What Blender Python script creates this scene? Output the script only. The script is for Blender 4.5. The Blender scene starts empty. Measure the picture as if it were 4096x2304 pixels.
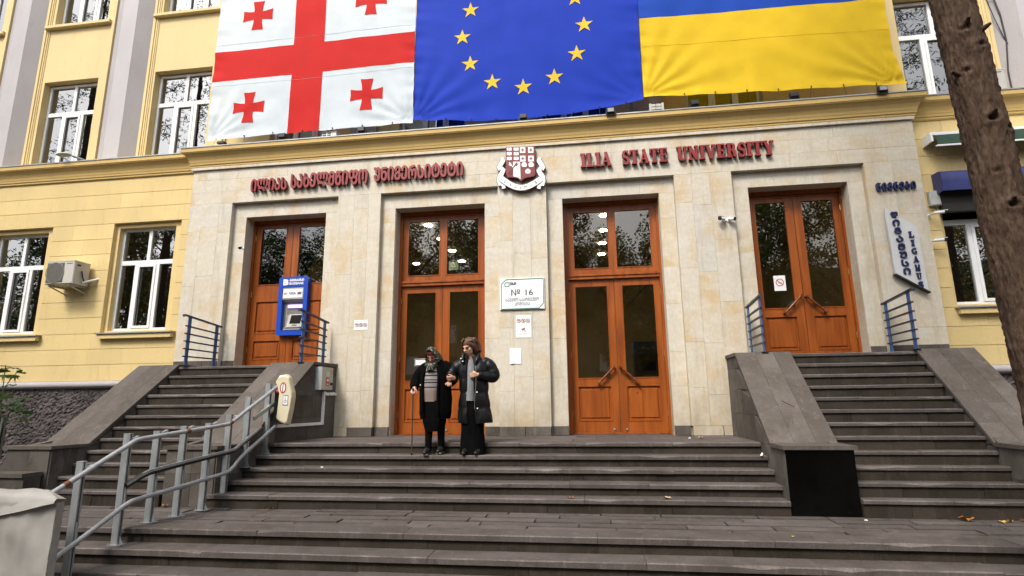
import bpy, math, random
from mathutils import Vector, Matrix, noise
random.seed(7)
R_ = math.radians
SC = bpy.context.scene
COL = SC.collection
# ---------------------------------------------------------------- camera
def set_camera():
    cd = bpy.data.cameras.new('camera'); co = bpy.data.objects.new('camera', cd); COL.objects.link(co)
    cd.sensor_width = 36.0; cd.lens = 2232.7943/4096*36; cd.clip_end = 500; cd.clip_start = .05
    yaw, pitch, roll = R_(-7.85723), R_(11.53723), R_(-0.63167)
    f = Vector((math.sin(yaw)*math.cos(pitch), math.cos(yaw)*math.cos(pitch), math.sin(pitch)))
    r0 = Vector((math.cos(yaw), -math.sin(yaw), 0)); u0 = r0.cross(f)
    r = r0*math.cos(roll)+u0*math.sin(roll); u = u0*math.cos(roll)-r0*math.sin(roll)
    m = Matrix(((r.x,u.x,-f.x,1.09263),(r.y,u.y,-f.y,-9.48520),(r.z,u.z,-f.z,.55578),(0,0,0,1)))
    co.matrix_world = m; SC.camera = co
set_camera()
# ---------------------------------------------------------------- world, sun, exposure (overcast day)
SUN_EL, SUN_AZ = 50, 205            # degrees; azimuth clockwise from +y (the sun stands behind the viewer, a little to the left)
def set_light():
    w = bpy.data.worlds.new('World'); SC.world = w; w.use_nodes = True
    nt = w.node_tree; bg = nt.nodes['Background']
    sky = nt.nodes.new('ShaderNodeTexSky'); sky.sky_type = 'NISHITA'; sky.sun_disc = False
    sky.sun_elevation = R_(SUN_EL); sky.sun_rotation = R_(SUN_AZ); sky.air_density = 1.0; sky.dust_density = 4.0; sky.ozone_density = 1.0
    hs = nt.nodes.new('ShaderNodeHueSaturation'); hs.inputs['Saturation'].default_value = .15
    nt.links.new(sky.outputs['Color'], hs.inputs['Color']); nt.links.new(hs.outputs['Color'], bg.inputs['Color'])
    bg.inputs['Strength'].default_value = .13
    sd = bpy.data.lights.new('sun', 'SUN'); sd.energy = 1.5; sd.angle = R_(14); sd.color = (1.0, .90, .76)
    so = bpy.data.objects.new('sun', sd); COL.objects.link(so)
    el, az = R_(SUN_EL), R_(SUN_AZ)
    d = Vector((math.sin(az)*math.cos(el), math.cos(az)*math.cos(el), math.sin(el)))
    so.rotation_euler = d.to_track_quat('Z', 'Y').to_euler(); so.location = d*30
    v = SC.view_settings; v.view_transform = 'Standard'; v.look = 'None'; v.gamma = 1; v.exposure = 1.08; v.use_curve_mapping = False
    SC.cycles.max_bounces = 8; SC.cycles.transparent_max_bounces = 12; SC.cycles.caustics_reflective = False; SC.cycles.caustics_refractive = False
set_light()
# ---------------------------------------------------------------- helpers
def tag(o, label=None, cat=None, group=None, kind=None):
    if label: o['label'] = label
    if cat: o['category'] = cat
    if group: o['group'] = group
    if kind: o['kind'] = kind
    return o
def T(name, label, cat, loc, group=None):
    o = bpy.data.objects.new(name, None); COL.objects.link(o); o.location = loc; o.empty_display_size = .1
    return tag(o, label, cat, group)
def wloc(o):
    v = Vector((0, 0, 0))
    while o is not None: v = v + o.location; o = o.parent
    return v
class MB:
    def __init__(s): s.v = []; s.f = []; s.m = []; s.sm = []
    def add(s, vs, fs, mi=0, smooth=False):
        b = len(s.v); s.v += [Vector(p) for p in vs]
        for f in fs: s.f.append([i+b for i in f]); s.m.append(mi); s.sm.append(smooth)
        return s
    def box(s, x0, x1, y0, y1, z0, z1, mi=0):
        if x0 > x1: x0, x1 = x1, x0
        if y0 > y1: y0, y1 = y1, y0
        if z0 > z1: z0, z1 = z1, z0
        return s.add([(x, y, z) for z in (z0, z1) for y in (y0, y1) for x in (x0, x1)],
                     [(0,2,3,1),(4,5,7,6),(0,1,5,4),(2,6,7,3),(0,4,6,2),(1,3,7,5)], mi)
    def bbox(s, x0, x1, y0, y1, z0, z1, b=.004, mi=0):      # box with chamfered front (-y) edges
        V = []
        V += [(x0, y1, z0), (x1, y1, z0), (x1, y1, z1), (x0, y1, z1)]
        V += [(x0, y0+b, z0), (x1, y0+b, z0), (x1, y0+b, z1), (x0, y0+b, z1)]
        V += [(x0+b, y0, z0+b), (x1-b, y0, z0+b), (x1-b, y0, z1-b), (x0+b, y0, z1-b)]
        F = [(0,3,2,1)]
        for i in range(4):
            j = (i+1) % 4
            F += [(i, j, j+4, i+4), (i+4, j+4, j+8, i+8)]
        F.append((8, 9, 10, 11))
        return s.add(V, F, mi)
    def hexa(s, p8, mi=0):      # 8 points ordered like box()
        return s.add(p8, [(0,2,3,1),(4,5,7,6),(0,1,5,4),(2,6,7,3),(0,4,6,2),(1,3,7,5)], mi)
    def bar(s, a, b, w, d, up=(0, 0, 1), mi=0):             # rectangular bar from a to b
        a, b = Vector(a), Vector(b); t = (b-a).normalized(); u = Vector(up)
        if abs(t.dot(u)) > .95: u = Vector((0, 1, 0))
        x = t.cross(u).normalized(); y = x.cross(t).normalized()
        P = []
        for c in (a, b):
            for sy in (-.5, .5):
                for sx in (-.5, .5): P.append(c+x*(sx*w)+y*(sy*d))
        return s.add(P, [(0,2,3,1),(4,5,7,6),(0,1,5,4),(2,6,7,3),(0,4,6,2),(1,3,7,5)], mi)
    def tube(s, pts, r, n=10, mi=0, cap=True, smooth=True):
        pts = [Vector(p) for p in pts]; rs = r if isinstance(r, (list, tuple)) else [r]*len(pts)
        up = Vector((0, 0, 1)); rings = []; prev = None
        for i, p in enumerate(pts):
            t = (pts[min(i+1, len(pts)-1)]-pts[max(i-1, 0)]).normalized()
            if prev is None:
                q = up if abs(t.z) < .9 else Vector((0, 1, 0)); x = t.cross(q).normalized()
            else:
                x = (prev-t*prev.dot(t)).normalized()
            prev = x; y = t.cross(x)
            rings.append([p+(x*math.cos(2*math.pi*k/n)+y*math.sin(2*math.pi*k/n))*rs[i] for k in range(n)])
        V = [p for rg in rings for p in rg]; F = []
        for i in range(len(pts)-1):
            for k in range(n):
                k2 = (k+1) % n; F.append((i*n+k, i*n+k2, (i+1)*n+k2, (i+1)*n+k))
        s.add(V, F, mi, smooth)
        if cap:
            s.add(rings[0], [tuple(reversed(range(n)))], mi); s.add(rings[-1], [tuple(range(n))], mi)
        return s
    def plate(s, poly, y0, y1, mi=0):                       # polygon in (x,z) extruded from y0 (front) to y1
        n = len(poly)
        V = [(x, y0, z) for x, z in poly]+[(x, y1, z) for x, z in poly]
        F = [tuple(range(n)), tuple(reversed(range(n, 2*n)))]
        F += [(i, i+n, (i+1) % n+n, (i+1) % n) for i in range(n)]
        return s.add(V, F, mi)
    def sphere(s, c, r, nu=12, nv=8, mi=0, sc=(1, 1, 1)):
        V = []; F = []
        for j in range(nv+1):
            ph = math.pi*j/nv
            for i in range(nu):
                th = 2*math.pi*i/nu
                V.append((c[0]+r*sc[0]*math.sin(ph)*math.cos(th), c[1]+r*sc[1]*math.sin(ph)*math.sin(th), c[2]+r*sc[2]*math.cos(ph)))
        for j in range(nv):
            for i in range(nu):
                i2 = (i+1) % nu; F.append((j*nu+i, (j+1)*nu+i, (j+1)*nu+i2, j*nu+i2))
        return s.add(V, F, mi, True)
    def build(s, name, mats, parent=None, fix=False):
        me = bpy.data.meshes.new(name)
        if s.v:
            lo = Vector((min(v.x for v in s.v), min(v.y for v in s.v), min(v.z for v in s.v)))
            hi = Vector((max(v.x for v in s.v), max(v.y for v in s.v), max(v.z for v in s.v)))
            c = (lo+hi)/2
        else: c = Vector((0, 0, 0))
        me.from_pydata([v-c for v in s.v], [], s.f)
        if not isinstance(mats, (list, tuple)): mats = [mats]
        for m in mats: me.materials.append(m)
        me.polygons.foreach_set('material_index', s.m); me.polygons.foreach_set('use_smooth', s.sm)
        me.update()
        if fix:
            import bmesh
            bm = bmesh.new(); bm.from_mesh(me); bmesh.ops.recalc_face_normals(bm, faces=bm.faces); bm.to_mesh(me); bm.free()
        o = bpy.data.objects.new(name, me); COL.objects.link(o)
        if parent is not None: o.parent = parent; o.location = c-wloc(parent)
        else: o.location = c
        return o
def mesh_obj(name, me, loc, parent=None):
    o = bpy.data.objects.new(name, me); COL.objects.link(o)
    if parent is not None: o.parent = parent; o.location = Vector(loc)-wloc(parent)
    else: o.location = loc
    return o
_cube = {}
def cube_piece(name, x0, x1, y0, y1, z0, z1, m, parent, b=.0):
    """one stone: alike pieces share a unit-cube mesh and differ by scale"""
    if m.name not in _cube:
        q = MB().box(-.5, .5, -.5, .5, -.5, .5); me = bpy.data.meshes.new('unit_block')
        me.from_pydata(q.v, [], q.f); me.materials.append(m); _cube[m.name] = me
    o = mesh_obj(name, _cube[m.name], ((x0+x1)/2, (y0+y1)/2, (z0+z1)/2), parent)
    o.scale = (abs(x1-x0), abs(y1-y0), abs(z1-z0)); return o
# ---------------------------------------------------------------- materials
def new_mat(name):
    m = bpy.data.materials.new(name); m.use_nodes = True
    nt = m.node_tree; return m, nt, nt.nodes['Principled BSDF']
def N(nt, typ, **k):
    n = nt.nodes.new(typ)
    for a, v in k.items():
        if a in ('ins',):
            for i, x in v.items(): n.inputs[i].default_value = x
        else: setattr(n, a, v)
    return n
def mixc(nt, fac, a, b, mode='MIX'):
    n = nt.nodes.new('ShaderNodeMix'); n.data_type = 'RGBA'; n.blend_type = mode
    for sock, val in ((n.inputs['Factor'], fac), (n.inputs['A'], a), (n.inputs['B'], b)):
        if hasattr(val, 'links') or hasattr(val, 'is_linked'): nt.links.new(val, sock)
        elif isinstance(val, (int, float)): sock.default_value = val
        else: sock.default_value = (*val, 1) if len(val) == 3 else val
    for i in n.inputs:      # colour sockets of the RGBA mix sit behind the float and vector ones
        pass
    return [o for o in n.outputs if o.type == 'RGBA'][0]
def _sock(n, name, t):
    return [i for i in n.inputs if i.name == name and i.type == t][0]
def mixc(nt, fac, a, b, mode='MIX'):
    n = nt.nodes.new('ShaderNodeMix'); n.data_type = 'RGBA'; n.blend_type = mode
    def put(sock, val):
        if isinstance(val, bpy.types.NodeSocket): nt.links.new(val, sock)
        elif isinstance(val, (int, float)): sock.default_value = val
        else: sock.default_value = (*val, 1) if len(val) == 3 else val
    put(_sock(n, 'Factor', 'VALUE'), fac); put(_sock(n, 'A', 'RGBA'), a); put(_sock(n, 'B', 'RGBA'), b)
    return [o for o in n.outputs if o.type == 'RGBA'][0]
def pos_noise(nt, scale, detail=4, stretch=(1, 1, 1), rnd=0.0, rough=.55):
    g = nt.nodes.new('ShaderNodeNewGeometry'); mp = nt.nodes.new('ShaderNodeMapping'); mp.inputs['Scale'].default_value = stretch
    if rnd:
        oi = nt.nodes.new('ShaderNodeObjectInfo'); ma = nt.nodes.new('ShaderNodeMath'); ma.operation = 'MULTIPLY'; ma.inputs[1].default_value = rnd
        nt.links.new(oi.outputs['Random'], ma.inputs[0]); cx = nt.nodes.new('ShaderNodeCombineXYZ')
        nt.links.new(ma.outputs[0], cx.inputs[0]); nt.links.new(ma.outputs[0], cx.inputs[2]); nt.links.new(cx.outputs[0], mp.inputs['Location'])
    nt.links.new(g.outputs['Position'], mp.inputs['Vector'])
    t = nt.nodes.new('ShaderNodeTexNoise'); t.inputs['Scale'].default_value = scale; t.inputs['Detail'].default_value = detail; t.inputs['Roughness'].default_value = rough
    nt.links.new(mp.outputs[0], t.inputs['Vector']); return t.outputs['Fac']
def ramp(nt, fac, stops, interp='LINEAR'):
    r = nt.nodes.new('ShaderNodeValToRGB'); r.color_ramp.interpolation = interp
    e = r.color_ramp.elements
    while len(e) < len(stops): e.new(.5)
    for i, (p, c) in enumerate(stops): e[i].position = p; e[i].color = (*c, 1) if not isinstance(c, (int, float)) else (c, c, c, 1)
    nt.links.new(fac, r.inputs['Fac']); return r.outputs['Color']
def bump(nt, p, h, strength=.3, dist=.01):
    b = nt.nodes.new('ShaderNodeBump'); b.inputs['Strength'].default_value = strength; b.inputs['Distance'].default_value = dist
    nt.links.new(h, b.inputs['Height']); nt.links.new(b.outputs[0], p.inputs['Normal'])
def obj_rand(nt):
    return nt.nodes.new('ShaderNodeObjectInfo').outputs['Random']
def simple(name, col, rough=.6, var=.15, scale=8, bmp=.0, metal=0, spec=.5, bscale=None, stretch=(1, 1, 1), emit=0):
    m, nt, p = new_mat(name)
    n = pos_noise(nt, scale, 5, stretch)
    lo = tuple(c*(1-var) for c in col); hi = tuple(min(1, c*(1+var)) for c in col)
    nt.links.new(ramp(nt, n, [(.3, lo), (.7, hi)]), p.inputs['Base Color'])
    p.inputs['Roughness'].default_value = rough; p.inputs['Metallic'].default_value = metal; p.inputs['Specular IOR Level'].default_value = spec
    if bmp: bump(nt, p, pos_noise(nt, bscale or scale*6, 4, stretch), bmp, .01)
    if emit: p.inputs['Emission Color'].default_value = (*col, 1); p.inputs['Emission Strength'].default_value = emit
    return m
def m_limestone():
    m, nt, p = new_mat('limestone')
    rnd = obj_rand(nt)
    base = ramp(nt, rnd, [(0, (.575, .525, .435)), (.35, (.59, .55, .475)), (.6, (.585, .545, .465)), (.85, (.54, .52, .48)), (1, (.59, .53, .42))])
    big = pos_noise(nt, .55, 3, (1, 1, .7))
    c0 = mixc(nt, ramp(nt, big, [(.40, 0), (.66, .6)]), base, (.60, .53, .41))
    cloud = pos_noise(nt, 1.5, 5, (1, 1, .7), 4)
    c1 = mixc(nt, ramp(nt, cloud, [(.50, 0), (.66, .75)]), c0, (.56, .41, .225))
    veins = pos_noise(nt, 4.2, 6, (.6, 1, 1.6), 17, .65)
    c2 = mixc(nt, ramp(nt, veins, [(.48, 0), (.62, .5)]), c1, (.65, .625, .57))
    fine = pos_noise(nt, 26, 6, (1, 1, .5))
    c3 = mixc(nt, .28, c2, ramp(nt, fine, [(.3, (.55, .52, .47)), (.7, (1, 1, 1))]), 'MULTIPLY')
    stain = pos_noise(nt, 2.3, 7, (1.8, 1, .30), 0, .72)
    c4 = mixc(nt, ramp(nt, stain, [(.52, 0), (.72, .6)]), c3, (.34, .275, .19))
    # splash dirt with a ragged edge along the foot of the walls
    g = nt.nodes.new('ShaderNodeNewGeometry'); sp_ = nt.nodes.new('ShaderNodeSeparateXYZ'); nt.links.new(g.outputs['Position'], sp_.inputs[0])
    ma = nt.nodes.new('ShaderNodeMath'); ma.operation = 'MULTIPLY_ADD'; ma.inputs[1].default_value = 2.2; nt.links.new(pos_noise(nt, 2.6, 6, (1.5, 1, .8), 0, .7), ma.inputs[0]); nt.links.new(sp_.outputs['Z'], ma.inputs[2])
    mr = nt.nodes.new('ShaderNodeMapRange'); mr.inputs['From Min'].default_value = 1.95; mr.inputs['From Max'].default_value = 1.05; mr.inputs['To Max'].default_value = .62; nt.links.new(ma.outputs[0], mr.inputs['Value'])
    c4 = mixc(nt, mr.outputs[0], c4, (.30, .245, .17))
    sp = pos_noise(nt, 60, 2, (1, 1, 1))
    c5 = mixc(nt, ramp(nt, sp, [(.735, 0), (.76, .75)]), c4, (.13, .10, .08))
    nt.links.new(c5, p.inputs['Base Color']); p.inputs['Roughness'].default_value = .62; p.inputs['Specular IOR Level'].default_value = .35
    bump(nt, p, pos_noise(nt, 55, 6), .25, .006)
    return m
def m_basalt(name, base, dirt, stretch=(1, 1, 1), worn=1.7):
    m, nt, p = new_mat(name)
    rnd = obj_rand(nt)
    b = ramp(nt, rnd, [(0, tuple(c*.82 for c in base)), (.5, base), (1, tuple(c*1.2 for c in base))])
    c1 = mixc(nt, ramp(nt, pos_noise(nt, 1.7, 6, stretch, 5, .65), [(.42, 0), (.64, .85)]), b, dirt)
    c2 = mixc(nt, ramp(nt, pos_noise(nt, 5, 6, (2.2, 2.2, .45), 0, .7), [(.54, 0), (.72, .5)]), c1, tuple(c*worn+.008 for c in base))
    c2 = mixc(nt, ramp(nt, pos_noise(nt, 3.3, 7, (1, 1, .8), 3, .75), [(.58, 0), (.70, .6)]), c2, tuple(c*.45 for c in dirt))
    c3 = mixc(nt, .6, c2, ramp(nt, pos_noise(nt, 70, 5), [(.32, (.5, .5, .5)), (.68, (1.0, 1.0, 1.0))]), 'MULTIPLY')
    c3 = mixc(nt, ramp(nt, pos_noise(nt, 85, 2), [(.72, 0), (.76, .5)]), c3, tuple(min(1, c*2.6) for c in base))
    nt.links.new(c3, p.inputs['Base Color']); p.inputs['Roughness'].default_value = .75; p.inputs['Specular IOR Level'].default_value = .22
    bump(nt, p, pos_noise(nt, 45, 7), .5, .008)
    return m
def m_plaster(name, col, var=.08, peel=None):
    m, nt, p = new_mat(name)
    rnd = obj_rand(nt)
    b = ramp(nt, rnd, [(0, tuple(c*.94 for c in col)), (1, tuple(min(1, c*1.05) for c in col))])
    c1 = mixc(nt, ramp(nt, pos_noise(nt, 1.3, 5, (1, 1, .6)), [(.4, 0), (.75, .5)]), b, tuple(c*.8 for c in col))
    c2 = mixc(nt, ramp(nt, pos_noise(nt, 5, 6, (2.4, 1, .3), 0, .7), [(.56, 0), (.8, .45)]), c1, (col[0]*.62, col[1]*.56, col[2]*.5))
    c3 = mixc(nt, .3, c2, ramp(nt, pos_noise(nt, 40, 5), [(.3, (.72, .72, .72)), (.7, (1, 1, 1))]), 'MULTIPLY')
    if peel:
        c3 = mixc(nt, ramp(nt, pos_noise(nt, 4.2, 7, (.7, 1, 1.3), 0, .75), [(.66, 0), (.70, .8)]), c3, peel)
    nt.links.new(c3, p.inputs['Base Color']); p.inputs['Roughness'].default_value = .75; p.inputs['Specular IOR Level'].default_value = .3
    bump(nt, p, pos_noise(nt, 70, 5), .3, .004)
    return m
def m_wood(name='varnished_wood', a=(.30, .078, .013), b=(.19, .042, .007), knots=True):
    m, nt, p = new_mat(name)
    rnd = obj_rand(nt)
    g = pos_noise(nt, 14, 6, (1, 1, .07), 3, .6)
    c = ramp(nt, g, [(.3, b), (.52, a), (.75, tuple(x*1.25 for x in a))])
    c = mixc(nt, ramp(nt, pos_noise(nt, 2.0, 4, (1, 1, .5), 7), [(.4, 0), (.8, .5)]), c, tuple(x*.72 for x in b))
    if knots: c = mixc(nt, ramp(nt, pos_noise(nt, 9, 2, (1, 1, .45)), [(.73, 0), (.77, .8)]), c, (.07, .018, .004))
    nt.links.new(c, p.inputs['Base Color']); p.inputs['Roughness'].default_value = .34; p.inputs['Specular IOR Level'].default_value = .4
    bump(nt, p, g, .08, .004)
    return m
def m_glass(name='window_glass', tint=(.30, .32, .33), refl=1.0, rough=.0, wav=.0025, ior=3.4):
    m, nt, p = new_mat(name); nt.nodes.remove(p)
    out = nt.nodes['Material Output']
    tr = nt.nodes.new('ShaderNodeBsdfTransparent'); tr.inputs['Color'].default_value = (*tint, 1)
    gl = nt.nodes.new('ShaderNodeBsdfGlossy'); gl.inputs['Roughness'].default_value = rough; gl.inputs['Color'].default_value = (refl, refl, refl, 1)
    fr = nt.nodes.new('ShaderNodeFresnel'); fr.inputs['IOR'].default_value = ior
    b = nt.nodes.new('ShaderNodeBump'); b.inputs['Strength'].default_value = .25; b.inputs['Distance'].default_value = wav
    nt.links.new(pos_noise(nt, 1.7, 2), b.inputs['Height']); nt.links.new(b.outputs[0], gl.inputs['Normal'])
    mx = nt.nodes.new('ShaderNodeMixShader'); nt.links.new(fr.outputs[0], mx.inputs[0]); nt.links.new(tr.outputs[0], mx.inputs[1]); nt.links.new(gl.outputs[0], mx.inputs[2])
    nt.links.new(mx.outputs[0], out.inputs['Surface']); return m
def m_cloth(name, col, rough=.75, transl=.15, var=.05):
    m, nt, p = new_mat(name); out = nt.nodes['Material Output']
    n = pos_noise(nt, 3, 4); c = ramp(nt, n, [(.3, tuple(x*(1-var) for x in col)), (.7, tuple(min(1, x*(1+var)) for x in col))])
    nt.links.new(c, p.inputs['Base Color']); p.inputs['Roughness'].default_value = rough; p.inputs['Specular IOR Level'].default_value = .25
    tl = nt.nodes.new('ShaderNodeBsdfTranslucent'); nt.links.new(c, tl.inputs['Color'])
    mx = nt.nodes.new('ShaderNodeMixShader'); mx.inputs[0].default_value = transl
    nt.links.new(p.outputs[0], mx.inputs[1]); nt.links.new(tl.outputs[0], mx.inputs[2]); nt.links.new(mx.outputs[0], out.inputs['Surface'])
    bump(nt, p, pos_noise(nt, 160, 2), .1, .002)
    return m
def m_emit(name, col, s):
    m, nt, p = new_mat(name); p.inputs['Base Color'].default_value = (*col, 1); p.inputs['Emission Color'].default_value = (*col, 1); p.inputs['Emission Strength'].default_value = s; return m
M = dict(
    lime=m_limestone(),
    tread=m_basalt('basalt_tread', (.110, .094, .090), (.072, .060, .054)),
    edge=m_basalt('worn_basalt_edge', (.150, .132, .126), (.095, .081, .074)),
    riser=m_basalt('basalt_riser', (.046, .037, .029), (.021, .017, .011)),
    cope=m_basalt('basalt_coping', (.120, .103, .094), (.080, .067, .055)),
    cheek=m_basalt('basalt_wall', (.125, .112, .100), (.062, .052, .042)),
    black=simple('black_stone', (.0016, .0015, .0014), .22, .5, 5, .05, spec=.25),
    yellow=m_plaster('yellow_plaster', (.68, .525, .250)),
    yell2=m_plaster('yellow_plaster_upper', (.68, .54, .280)),
    corn=m_plaster('yellow_cornice', (.58, .405, .155), peel=(.60, .46, .24)),
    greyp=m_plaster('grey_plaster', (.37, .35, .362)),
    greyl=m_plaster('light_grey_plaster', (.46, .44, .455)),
    pvc=simple('white_pvc', (.76, .78, .80), .35, .03, 5),
    wood=m_wood(), wood2=m_wood('dark_wood', (.17, .042, .010), (.10, .022, .005), False),
    glass=m_glass(), glassd=m_glass('door_glass', (.60, .54, .42), ior=1.95),
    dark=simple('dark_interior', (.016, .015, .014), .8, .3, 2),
    wallin=simple('lobby_wall', (.34, .285, .18), .7, .15, 2),
    steel=simple('galvanised_steel', (.36, .39, .41), .42, .18, 14, .1, metal=.55, stretch=(1, 1, .4)),
    tubep=simple('grey_painted_tube', (.32, .335, .355), .4, .15, 30, .15, metal=.2),
    blue=simple('blue_painted_steel', (.050, .105, .26), .42, .25, 12, .15),
    bluet=simple('worn_blue_steel', (.045, .055, .085), .4, .35, 14, .15, metal=.3),
    white=simple('white_plastic', (.78, .79, .80), .4, .04, 4),
    cream=simple('cream_plastic', (.62, .56, .40), .42, .05, 4),
    greyb=simple('grey_box_paint', (.42, .44, .43), .45, .06, 5),
    flash=simple('metal_flashing', (.33, .34, .35), .5, .25, 6, .2, metal=.4, stretch=(.4, 1, 1)),
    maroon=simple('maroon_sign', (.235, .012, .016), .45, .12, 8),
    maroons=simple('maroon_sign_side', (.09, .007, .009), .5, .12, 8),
    navy=simple('navy_sign', (.010, .014, .075), .4, .15, 8),
    blacks=simple('black_plastic', (.012, .012, .013), .45, .2, 6),
    brass=simple('brass', (.55, .42, .20), .35, .1, 6, metal=.8),
    paper=simple('paper', (.80, .81, .82), .7, .03, 9),
    red=simple('red_print', (.42, .03, .02), .5, .1, 6),
    rust=simple('rust', (.16, .05, .02), .8, .3, 40, .3),
)
# ================================================================ the building
ZL, ZU, ZP = 0.0, 1.215, -.745          # lower landing, upper landings, terrace
BLD = T('university_building', 'yellow plaster building with pale stone portal of four tall wooden doors', 'building', (0, .2, 0))
def rng(a, b): return random.uniform(a, b)
G = .0013
# structural core behind cladding (keeps light out of the rooms)
core = MB()
for x0, x1 in ((-6.58, -5.44), (-3.80, -2.41), (-.72, .70), (2.40, 3.90), (5.50, 6.58)):
    core.box(x0, x1, .13, .60, -1.3, 5.16)
for x0, x1, zt in ((-5.44, -3.80, 4.14), (-2.41, -.72, 4.14), (.70, 2.40, 4.14), (3.90, 5.50, 4.14)):
    core.box(x0, x1, .13, .60, zt, 5.16)
core.box(-5.44, -3.80, .13, .60, -1.3, ZU-.02); core.box(3.90, 5.50, .13, .60, -1.3, ZU-.02)
core.build('portal_wall', M['lime'], BLD)
def slab(x0, x1, z0, z1, y=0.0, t=.128, m='lime', name='stone_slab'):
    p = rng(0, .0025)
    return cube_piece(name, x0+G, x1-G, y-p, y+t, z0+G, z1-G, M[m], BLD)
# frieze: three courses of long stones
random.seed(11)
for z0, z1, off in ((4.42, 4.67, .3), (4.67, 4.92, .75), (4.92, 5.13, .1)):
    x = -6.6
    while x < 6.599:
        w = (off if x == -6.6 else rng(.75, 1.35)); x2 = min(6.6, x+w)
        if 6.6-x2 < .35: x2 = 6.6
        slab(x, x2, z0, z1); x = x2
# piers: narrow upright stones in columns
def pier(x0, x1, z0, z1, cols, seed):
    random.seed(seed); w = (x1-x0)/cols
    cuts = [x0]+[x0+w*(i+1)+rng(-.05, .05) for i in range(cols-1)]+[x1]
    for i in range(cols):
        z = z0; first = True
        while z < z1-.001:
            h = rng(.4, .9) if first else rng(.7, 1.3); first = False
            zz = min(z1, z+h)
            if z1-zz < .22: zz = z1
            slab(cuts[i], cuts[i+1], z, zz); z = zz
pier(-6.6, -5.70, 1.0, 4.42, 3, 1); pier(-3.52, -2.68, .15, 4.42, 3, 2); pier(-.46, .42, .15, 4.42, 3, 3)
pier(2.66, 3.62, .15, 4.42, 3, 4); pier(5.75, 6.6, 1.0, 4.42, 2, 5)
# recessed surrounds of the four doors, their jamb stones and lintels
for i, (na, oa, ob, nb, zb) in enumerate(((-5.70, -5.44, -3.80, -3.52, 1.0), (-2.68, -2.42, -.72, -.46, .15), (.42, .70, 2.40, 2.66, .15), (3.62, 3.90, 5.50, 5.75, 1.0))):
    random.seed(40+i)
    for a, b in ((na, oa), (ob, nb)):
        z = zb
        while z < 4.139:
            zz = min(4.14, z+rng(.55, .95))
            if 4.14-zz < .25: zz = 4.14
            slab(a, b, z, zz, .10, .27); z = zz
    x = na
    while x < nb-.001:
        x2 = min(nb, x+rng(.6, .95))
        if nb-x2 < .3: x2 = nb
        slab(x, x2, 4.14, 4.42, .10, .27); x = x2
# dark plinth blocks at the foot of the lower piers
for x0, x1, y in ((-3.13, -2.69, -.012), (-2.66, -2.43, .085), (-.71, -.47, .085), (-.45, -.02, -.012), (-.01, .41, -.012), (.44, .69, .085), (2.41, 2.65, .085)):
    cube_piece('plinth_stone', x0, x1, y, y+.18, 0.004, .152, M['cheek'], BLD)
for x0, x1 in ((-3.52, -3.14), (2.68, 3.14), (3.15, 3.6)): cube_piece('plinth_stone', x0+G, x1-G, -.002, .13, .003, .147, M['lime'], BLD)
for x0, x1, y in ((-6.0, -5.71, -.012), (-5.69, -5.45, .085), (5.51, 5.74, .085), (5.76, 6.15, -.012), (6.16, 6.59, -.012), (-6.59, -6.01, -.012)):
    cube_piece('plinth_stone', x0, x1, y, y+.16, ZU+.004, ZU+.145, M['cheek'], BLD)
# white stone strip under the cornice
x = -6.63; random.seed(5)
while x < 6.63:
    x2 = min(6.63, x+rng(.9, 1.6)); cube_piece('stone_strip', x+.003, x2-.003, -.04-rng(0, .006), .12, 5.132, 5.182, M['lime'], BLD); x = x2
# cornices: profile (projection, height)
PROF = [(.0, 5.184), (.02, 5.186), (.035, 5.20), (.035, 5.235), (.05, 5.24), (.055, 5.275), (.062, 5.29), (.07, 5.33), (.095, 5.39), (.135, 5.44), (.165, 5.455), (.168, 5.47), (.178, 5.474), (.18, 5.55)]
def cornice(xa, xb, y0, dz, mitre_a, mitre_b, name='cornice', top=.0):
    mb = MB(); P = [(p, z+dz) for p, z in PROF]; n = len(P)
    segs = max(2, int((xb-xa)/.7)); V = []
    for k in range(segs+1):
        for p, z in P:
            a = xa-(p if mitre_a else 0); b = xb+(p if mitre_b else 0)
            V.append((a+(b-a)*k/segs, y0-p+.0025*noise.noise((k*.9, p*20, z*3)), z+.002*noise.noise((k*.7, z*5, 3))))
    F = []
    for k in range(segs):
        for i in range(n-1): F.append((k*n+i, (k+1)*n+i, (k+1)*n+i+1, k*n+i+1))
    mb.add(V, F, 0, False)
    for k, m in ((0, mitre_a), (segs, mitre_b)):           # returns at the ends
        if m:
            s = -1 if k == 0 else 1; e = (xa if k == 0 else xb)
            VV = [(e+s*p, y0-p, z) for p, z in P]+[(e+s*p, .66, z) for p, z in P]
            mb.add(VV, [(i, i+1, i+1+n, i+n) for i in range(n-1)])
    o = mb.build(name, M['corn'], BLD); 
    fl = MB(); a = xa-(.19 if mitre_a else 0); b = xb+(.19 if mitre_b else 0); zt = P[-1][1]
    fl.box(a, b, y0-.192, .655, zt+.001, zt+.022); x = a
    while x < b-.4:
        x += rng(.7, 1.3); fl.box(x, x+.012, y0-.194, .2, zt+.003, zt+.027)
    fl.build('metal_flashing', M['flash'], BLD)
random.seed(21)
cornice(-6.62, 6.62, -.0, 0, True, True)
cornice(-15, -6.64, .12, -.04, False, False); cornice(6.64, 15, .12, -.04, False, False)
LEDGE = 5.573
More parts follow.
